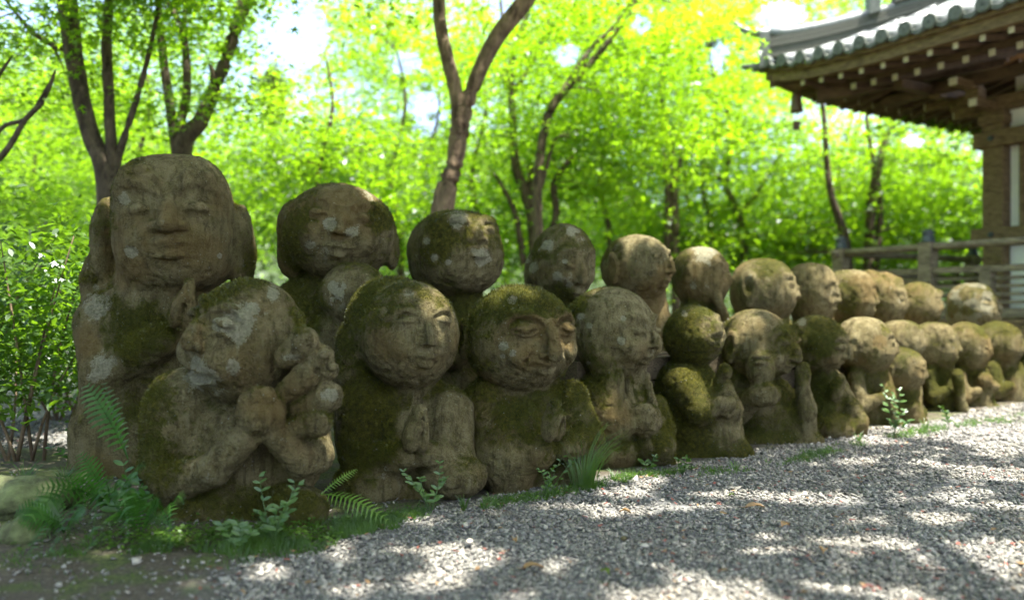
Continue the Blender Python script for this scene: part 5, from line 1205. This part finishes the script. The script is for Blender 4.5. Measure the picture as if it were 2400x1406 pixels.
def lift(u):      # upturn of the eaves towards the corner
    return .16*math.exp(-max(0, u)/.55)
# floor, wall frame
hb('veranda_floor', (2.9, 2.9, FZ-.03), (2.95, 2.95, .03), WOOD)
for i in range(2): hb('floor_beam', (2.9, -.02, FZ-.12-.13*i), (2.9, .035, .05), WOOD)
for s in (.0, 1.42, 2.9): hb('floor_post', (s, .05, .18), (.07, .06, .19), WOOD)
hb('skirt_board', (2.9, .12, .17), (2.9, .015, .22), WOOD)
for (s, t) in ((CS, CS), (CS+1.9, CS), (CS+3.8, CS), (CS, CS+2.2), (CS, CS+4.2)): hb('column', (s, t, (FZ+2.42)/2), (.095, .095, (2.42-FZ)/2), WOOD)
# tie beams on the front (t = CS) and side
for z, hh, ex in ((FZ+.03, .05, .10), (1.27, .065, .19), (2.16, .075, .17)):
    hb('tie_beam', (CS+2.4-ex*.5, CS-.045, z), (2.4+ex*.5, .075, hh), WOOD)
    hb('tie_beam', (CS-.045, CS+2.55, z), (.074, 2.4, hh*.98), WOOD)
for z in (1.27, 2.16):
    m = MB(); m.tube([(0, 0, 0), (0, -.02, 0)], [.03, .022], 6); o = put('nail_cover', m.mesh('nail_cover', IRON), hall, Vector(H(CS, CS-.122, z))-hall.location); o.rotation_euler.z = bang
hb('frieze_panel', (CS+2.4, CS+.03, 2.34), (2.3, .02, .13), PLASTER)
hb('wall_panel', (CS+2.4, CS+.03, .89), (2.3, .02, .33), PLASTER)
hb('wall_panel', (CS+.16, CS+.03, 1.71), (.055, .02, .38), PLASTER)
hb('wall_panel', (CS+.03, CS+2.3, 1.4), (.02, 2.2, .9), PLASTER)
for i in range(12): hb('door_board', (CS+.262+i*.105, CS+.02, 1.71), (.049, .02, .375), WOOD_DK if i % 2 else WOOD)
hb('door_frame', (CS+.225, CS+.005, 1.71), (.02, .045, .375), WOOD)
hb('frieze_panel', (CS+2.45, CS+.03, 2.62), (2.3, .02, .10), PLASTER)
hb('top_plate', (CS+2.2, CS-.02, 2.50), (2.5, .085, .05), WOOD); hb('top_plate', (CS-.02, CS+2.4, 2.50), (.084, 2.25, .049), WOOD)
# bracket blocks on the corner column
for (ds, dt, z, h) in ((0, 0, 2.34, (.12, .12, .045)), (0, 0, 2.43, (.10, .10, .04)), (-.20, 0, 2.46, (.20, .045, .04)), (0, -.20, 2.46, (.045, .20, .041)), (-.36, 0, 2.54, (.062, .062, .045)), (0, -.36, 2.54, (.062, .062, .046)), (-.18, -.18, 2.54, (.06, .06, .045)), (.2, -.03, 2.46, (.2, .05, .042)),
                       (-.50, 0, 2.61, (.2, .04, .035)), (0, -.50, 2.61, (.04, .2, .036)), (-.36, -.36, 2.62, (.055, .055, .04)), (.36, -.04, 2.55, (.06, .06, .042)), (.36, -.04, 2.47, (.05, .05, .03))):
    hb('bracket_block', (CS+ds, CS+dt, z), h, WOOD)
for (ds, dt, z) in ((-.405, 0, 2.46), (-.705, 0, 2.61)): hb('bracket_end', (CS+ds, CS+dt, z), (.006, .036, .033), PAINT_W)
for (ds, dt, z) in ((0, -.405, 2.46), (0, -.705, 2.61)): hb('bracket_end', (CS+ds, CS+dt, z), (.036, .006, .033), PAINT_W)
for s in (1.9, 3.8):
    for (dt, z, h) in ((-.0, 2.40, (.11, .11, .05)), (-.20, 2.46, (.045, .20, .041)), (-.36, 2.54, (.062, .062, .046))): hb('bracket_block', (CS+s, CS+dt, z), h, WOOD)
# eaves purlins carrying the rafters
hb('eave_purlin', (CS+1.9, CS-.40, 2.655), (2.8, .05, .045), WOOD_DK); hb('eave_purlin', (CS-.40, CS+1.9, 2.655), (.05, 2.8, .044), WOOD_DK)
# ---- rafters, two tiers, front (run along t) and side (run along s)
def rafter(side, u, t0, t1, z0, slope, w, h, name='rafter'):
    """u along the eave, from overhang coordinate t0 (tip) inwards to t1"""
    ln = t1-t0; a = math.atan(slope); lz = lift(u-ES)
    m = MB(); V = []
    for (d, z) in ((0, 0), (1, 0)):
        for x in (-w, w):
            for y in (-h, h): V.append((d*ln, x, y+d*ln*slope+lz*(1-d)))
    V = [np.array(v) for v in V]
    m.add(V, [(0, 1, 3, 2), (4, 6, 7, 5), (0, 4, 5, 1), (2, 3, 7, 6), (0, 2, 6, 4), (1, 5, 7, 3)])
    o = put(name, m.mesh(name, WOOD_DK), hall)
    if side == 'f': w_ = H(u, t0, z0); o.rotation_euler.z = bang+math.pi/2
    else: w_ = H(t0, u, z0); o.rotation_euler.z = bang
    o.location = Vector(w_)-hall.location
    put('white_tip', (lambda q: (q.box((-.004, 0, lz), (.004, w*.98, h*.98)), q)[1])(MB()).mesh('white_tip', PAINT_W), o)
n_r = 0
for side in 'fs':
    L = 5.6 if side == 'f' else 5.4
    u = ES+.20
    while u < ES+L:
        tin = min(u, CS+.35) if u < CS+.3 else CS+.35
        if tin-(ES+.10) > .12:
            rafter(side, u, ES+.085, max(ES+.28, min(tin, CS-.2)), EZ-.115, .20, .021, .024)
        if u > ES+.42: rafter(side, u+.11, ES+.40, min(u+.11, CS+.02), EZ-.15, .26, .026, .028)
        u += .215
# hip rafter
m = MB(); d = np.array((1, 1, 0))/math.sqrt(2)
def hipb(name, a0, a1, z0, z1, w, h, mat):
    q = MB(); p = np.array((1, -1, 0))/math.sqrt(2)*w; V = []
    for (a, z) in ((a0, z0), (a1, z1)):
        for sg in (-1, 1):
            for y in (-h, h):
                c = np.array((ES+a, ES+a, z+y))+sg*p; V.append(H(c[0], c[1], c[2]))
    q.add(V, [(0, 1, 3, 2), (4, 6, 7, 5), (0, 4, 5, 1), (2, 3, 7, 6), (0, 2, 6, 4), (1, 5, 7, 3)]); return wput(name, q.mesh(name, mat), hall)
hipb('hip_rafter', .04, 1.5, EZ+.06, EZ+.30, .05, .06, WOOD_DK); hipb('hip_rafter', .35, 1.5, EZ-.13, EZ+.10, .055, .06, WOOD_DK)
# eave fascia boards and soffit boards
def eave_strip(name, side, t, z, ht, hh, mat, L=5.6, u0=0.0, n=22, dz=lambda u: lift(u)):
    q = MB(); V = []
    for i in range(n+1):
        u = u0+(L-u0)*(i/n)**1.6
        for (a, b) in ((-ht, -hh), (-ht, hh), (ht, hh), (ht, -hh)):
            s_, t_ = ES+u+(a if False else 0), t+a
            V.append(H(s_, t_, z+b+dz(u)) if side == 'f' else H(t_, s_, z+b+dz(u)))
    Fs = [(i*4+k, i*4+4+k, i*4+4+(k+1) % 4, i*4+(k+1) % 4) for i in range(n) for k in range(4)]+[(0, 1, 2, 3), (n*4+3, n*4+2, n*4+1, n*4)]
    q.add(V, Fs); return wput(name, q.mesh(name, mat), hall)
for side in 'fs':
    eave_strip('eave_fascia', side, ES+.045, EZ-.045, .03, .045, WOOD, u0=.012 if side == 'f' else .078)
    eave_strip('eave_board', side, ES+.03, EZ+.022, .05, .02, WOOD, u0=.02 if side == 'f' else .085)
    eave_strip('inner_fascia', side, ES+.43, EZ-.10, .028, .028, WOOD_DK, u0=.40, dz=lambda u: lift(u-.3)*.7)
# soffit boards above the rafters: planks side by side
for side in 'fs':
    for i in range(14):
        a = ES+.08+i*.12
        u0 = max(.1, i*.12+.1); q = MB(); V = []; n = 12; L = 5.5
        for j in range(n+1):
            u = u0+(L-u0)*(j/n)**1.6; fall = math.exp(-i*.12/.5)
            for (aa, dz) in ((0, 0), (.116, .116*.23)):
                for y in (0, .012):
                    z = EZ-.082+(a-ES-.085)*.21+dz+y+lift(u)*fall; V.append(H(ES+u, a+aa, z) if side == 'f' else H(a+aa, ES+u, z+.001))
        Fs = []
        for j in range(n): Fs += [(j*4, j*4+4, j*4+6, j*4+2), (j*4+1, j*4+3, j*4+7, j*4+5), (j*4, j*4+1, j*4+5, j*4+4), (j*4+2, j*4+6, j*4+7, j*4+3)]
        q.add(V, Fs); wput('soffit_board', q.mesh('soffit_board', SOFFIT), hall)
# ---- tiled roof: cover rolls with round end tiles, pan tiles between
def roofz(u, v):  # u along eave, v inwards (both from the corner line)
    return EZ+.06+v*SL+.05*v*v*.25+lift(u)*math.exp(-v/.9)
rolls = MB(); SP = .215
for side in 'fs':
    i = 0
    while True:
        u = .07+i*SP; i += 1
        if u > 5.5: break
        vmax = min(u-.05, 3.4)
        # cover roll of overlapping half pipes
        v = -.05; q = MB()
        if vmax > .04:
            while v < vmax:
                v1 = min(v+.24, vmax); ps = []
                for vv in (v, v1):
                    z = roofz(u, max(vv, 0))+.035; ps.append(H(ES+u, ES+vv, z) if side == 'f' else H(ES+vv, ES+u, z))
                q.tube(ps, [.056, .051], 12, True); v = v1
                if v >= vmax-1e-6: break
        else:
            z = roofz(u, 0)+.035; q.tube([H(ES+u, ES-.05, z) if side == 'f' else H(ES-.05, ES+u, z), H(ES+u, ES+.03, z) if side == 'f' else H(ES+.03, ES+u, z)], [.056, .051], 12)
        ro = wput('cover_tile_row', q.mesh('cover_tile_row', TILE, True), hall)
        q = MB(); z = roofz(u, 0)+.035; f = (lambda a, b: H(ES+u, ES+a, b)) if side == 'f' else (lambda a, b: H(ES+a, ES+u, b))
        q.tube([f(-.045, z), f(-.066, z-.003)], [.062, .062], 18); q.tube([f(-.066, z-.003), f(-.072, z-.003)], [.062, .05], 18); q.tube([f(-.0665, z-.003), f(-.074, z-.003)], [.016, .012], 8)
        for k in range(3):
            w = 2.1*k; q.tube([f(-.067, z-.003), f(-.0745, z-.003+.0)], [.012, .01], 6)
        wput('round_end_tile', q.mesh('round_end_tile', TILE_L, False), ro)
        # pan tile lip hanging between
        q = MB(); V = []; n = 8
        for k in range(n+1):
            x = -.5+k/n; uu = u+SP/2+x*(SP-.09); zz = roofz(uu, 0)-.012+.05*(2*x)**2*.6-.02
            for (a, dz) in ((-.055, .0), (-.055, -.035), (.0, .0), (.0, -.035)):
                V.append(H(ES+uu, ES+a, zz+dz+.03) if side == 'f' else H(ES+a, ES+uu, zz+dz+.03))
        Fs = []
        for k in range(n): Fs += [(k*4, k*4+1, k*4+5, k*4+4), (k*4, k*4+4, k*4+6, k*4+2), (k*4+1, k*4+3, k*4+7, k*4+5)]
        q.add(V, Fs); wput('pan_tile_lip', q.mesh('pan_tile_lip', TILE_L), hall)
    # pan surface in courses
    nC = 14
    for c in range(nC):
        v0, v1 = c*.24, c*.24+.25; q = MB(); V = []; us = np.linspace(v0+.02, 5.5, 60)
        for uu in us:
            for vv, dz in ((v0, .012), (v1, -.004)):
                z = roofz(uu, vv)+dz-.012; V.append(H(ES+uu, ES+vv, z) if side == 'f' else H(ES+vv, ES+uu, z-.001))
        q.add(V, [(2*k, 2*k+2, 2*k+3, 2*k+1) for k in range(59)]); wput('pan_tile_course', q.mesh('pan_tile_course', TILE), hall)
# underside closing board of the roof (hip to hip), keeps the sky out
q = MB(); V = [H(ES+.1, ES+.1, EZ+.03), H(ES+5.5, ES+.1, EZ+.03), H(ES+5.5, ES+3.4, EZ+3.3*SL), H(ES+3.4, ES+3.4, EZ+3.3*SL), H(ES+3.4, ES+5.5, EZ+3.3*SL), H(ES+.1, ES+5.5, EZ+.03)]
q.add(V, [(0, 1, 2, 3), (0, 3, 4, 5)]); wput('roof_deck', q.mesh('roof_deck', WOOD_DK), hall)
# corner ridge: stacked courses, cap, end tile, upturned tail
def hip_strip(name, pts, w, mat, smooth=False):
    """pts: list of (a, zlow, zhigh) along the hip"""
    q = MB(); V = []; p = np.array((1, -1))/math.sqrt(2)*w
    for (a, z0, z1) in pts:
        for sg in (-1, 1):
            for z in (z0, z1): V.append(H(ES+a+sg*p[0], ES+a+sg*p[1], z))
    n = len(pts); Fs = [(0, 1, 3, 2), (n*4-4, n*4-2, n*4-1, n*4-3)]
    for i in range(n-1):
        b = i*4; Fs += [(b, b+4, b+5, b+1), (b+2, b+3, b+7, b+6), (b, b+2, b+6, b+4), (b+1, b+5, b+7, b+3)]
    q.add(V, Fs); return wput(name, q.mesh(name, mat, smooth), hall)
def rz(a): return EZ+.08+a*SL*.80+.17*math.exp(-a/.55)
RIDGE = simple('ridge_tile', (.085, .09, .072), .8, 14, .55, .5, .004, (6, 6, 30))
As = [.04+.1*i for i in range(33)]
for c in range(4):
    hip_strip('ridge_course', [(a, rz(a)+.02+c*.052, rz(a)+.02+c*.052+.046) for a in As], .075 if c % 2 else .085, RIDGE)
q = MB(); q.tube([H(ES+a, ES+a, rz(a)+.245+(.04*math.exp(-(a-.04)/.15))) for a in As], .055, 12); wput('ridge_cap', q.mesh('ridge_cap', TILE, True), hall)
hip_strip('ridge_end_tile', [(-.03, rz(.04)-.08, rz(.04)+.25), (.04, rz(.04)-.08, rz(.04)+.27)], .11, TILE_L)
q = MB(); q.tube([H(ES+a, ES+a, rz(.04)+z) for a, z in ((.12, .285), (-.02, .29), (-.12, .33), (-.18, .39), (-.20, .46))], [.05, .045, .036, .026, .014], 10); wput('ridge_tail', q.mesh('ridge_tail', TILE, True), hall)
q = MB(); q.tube([H(ES+a, ES+a, z) for a, z in ((.08, rz(.2)-.05), (-.06, rz(.2)-.07), (-.15, rz(.2)-.045))], [.06, .045, .02], 10); wput('corner_tile', q.mesh('corner_tile', TILE_L, True), hall)
# second, higher ridge stage
hip_strip('upper_ridge_end', [(.68, rz(.68)+.22, rz(.68)+.46), (.75, rz(.75)+.22, rz(.75)+.48)], .13, TILE_L)
for c in range(3): hip_strip('ridge_course', [(a, rz(a)+.27+c*.055, rz(a)+.27+c*.055+.05) for a in As[8:]], .10, RIDGE)
q = MB(); q.tube([H(ES+a, ES+a, rz(a)+.47) for a in As[8:]], .065, 12); wput('ridge_cap', q.mesh('ridge_cap', TILE, True), hall)
# wind bell under the corner
bp = H(ES+.22, ES+.22, EZ+.08)
# ---- veranda railing (front run and side run)
rail = empty('veranda_railing', tuple(H(0, 0, FZ)), 'weathered wooden veranda railing with dark capped posts around the hall', 'railing')
def rb(name, c, h, mat):
    m = MB(); m.box((0, 0, 0), h); me = m.mesh(name, mat); o = put(name, me, rail, Vector(H(*c))-rail.location); o.rotation_euler.z = bang; return o
RW = WOOD_G; TZ = 1.15
for (s, t, full) in ((0, 0, 1), (.9, 0, 1), (1.42, 0, 0), (2.3, 0, 1), (3.2, 0, 0), (4.1, 0, 1), (0, 1.1, 0), (0, 2.2, 1), (0, 3.3, 0), (0, 4.4, 1)):
    top = TZ+.02 if full else .90
    po = rb('post', (s, t, (FZ+top)/2), (.058, .058, (top-FZ)/2), RW) if full else rb('post', (s, t, (FZ+.9)/2), (.045, .045, (.9-FZ)/2), RW)
    if full:
        q = MB(); q.tube([(0, 0, z) for z in (0, .012, .02, .05, .058, .075, .10, .12)], [.062, .062, .056, .056, .040, .052, .050, .012], 14)
        cp = put('post_cap', q.mesh('post_cap', IRON, True), po, (0, 0, (top-FZ)/2))
def pole(name, a, b, r):
    q = MB(); n = 10; q.tube([np.array(a)*(1-i/n)+np.array(b)*i/n for i in range(n+1)], r, 10); return wput(name, q.mesh(name, RW, True), rail)
pole('handrail', H(-.1, 0, TZ-.02), H(5.2, 0, TZ-.02), .034); pole('handrail', H(0, -.1, TZ-.0221), H(0, 5.2, TZ-.0221), .0335)
rb('middle_rail', (2.6, 0, .92), (2.6, .035, .026), RW); rb('middle_rail', (0, 2.6, .921), (.035, 2.6, .026), RW)
rb('bottom_rail', (2.6, 0, .56), (2.6, .045, .036), RW); rb('bottom_rail', (0, 2.6, .561), (.045, 2.6, .036), RW)
for k in range(4): rb('slat', (2.6, .012, .645+k*.066), (2.6, .012, .014), RW); rb('slat', (.012, 2.6, .6455+k*.066), (.012, 2.6, .014), RW)
bell = empty('wind_bell', (bp[0], bp[1], bp[2]-.50), 'small bronze wind bell hanging under the roof corner', 'bell')
c = Vector(bell.location)
q = MB(); q.tube([np.array(c)+np.array((0, 0, z)) for z in (.40, .34)], .004, 6); wput('hanging_rod', q.mesh('hanging_rod', IRON), bell)
q = MB(); q.tube([np.array(c)+np.array((0, 0, z)) for z in (.36, .345, .33, .25, .17, .155)], [.012, .04, .048, .052, .062, .066], 16); wput('bell_body', q.mesh('bell_body', BRONZE, True), bell)
q = MB(); q.tube([np.array(c)+np.array((0, 0, z)) for z in (.2, .06)], .003, 6); q.box(np.array(c)+np.array((0, 0, .02)), (.035, .004, .045)); wput('clapper_plate', q.mesh('clapper_plate', BRONZE), bell)
print('LEAVES', NL)
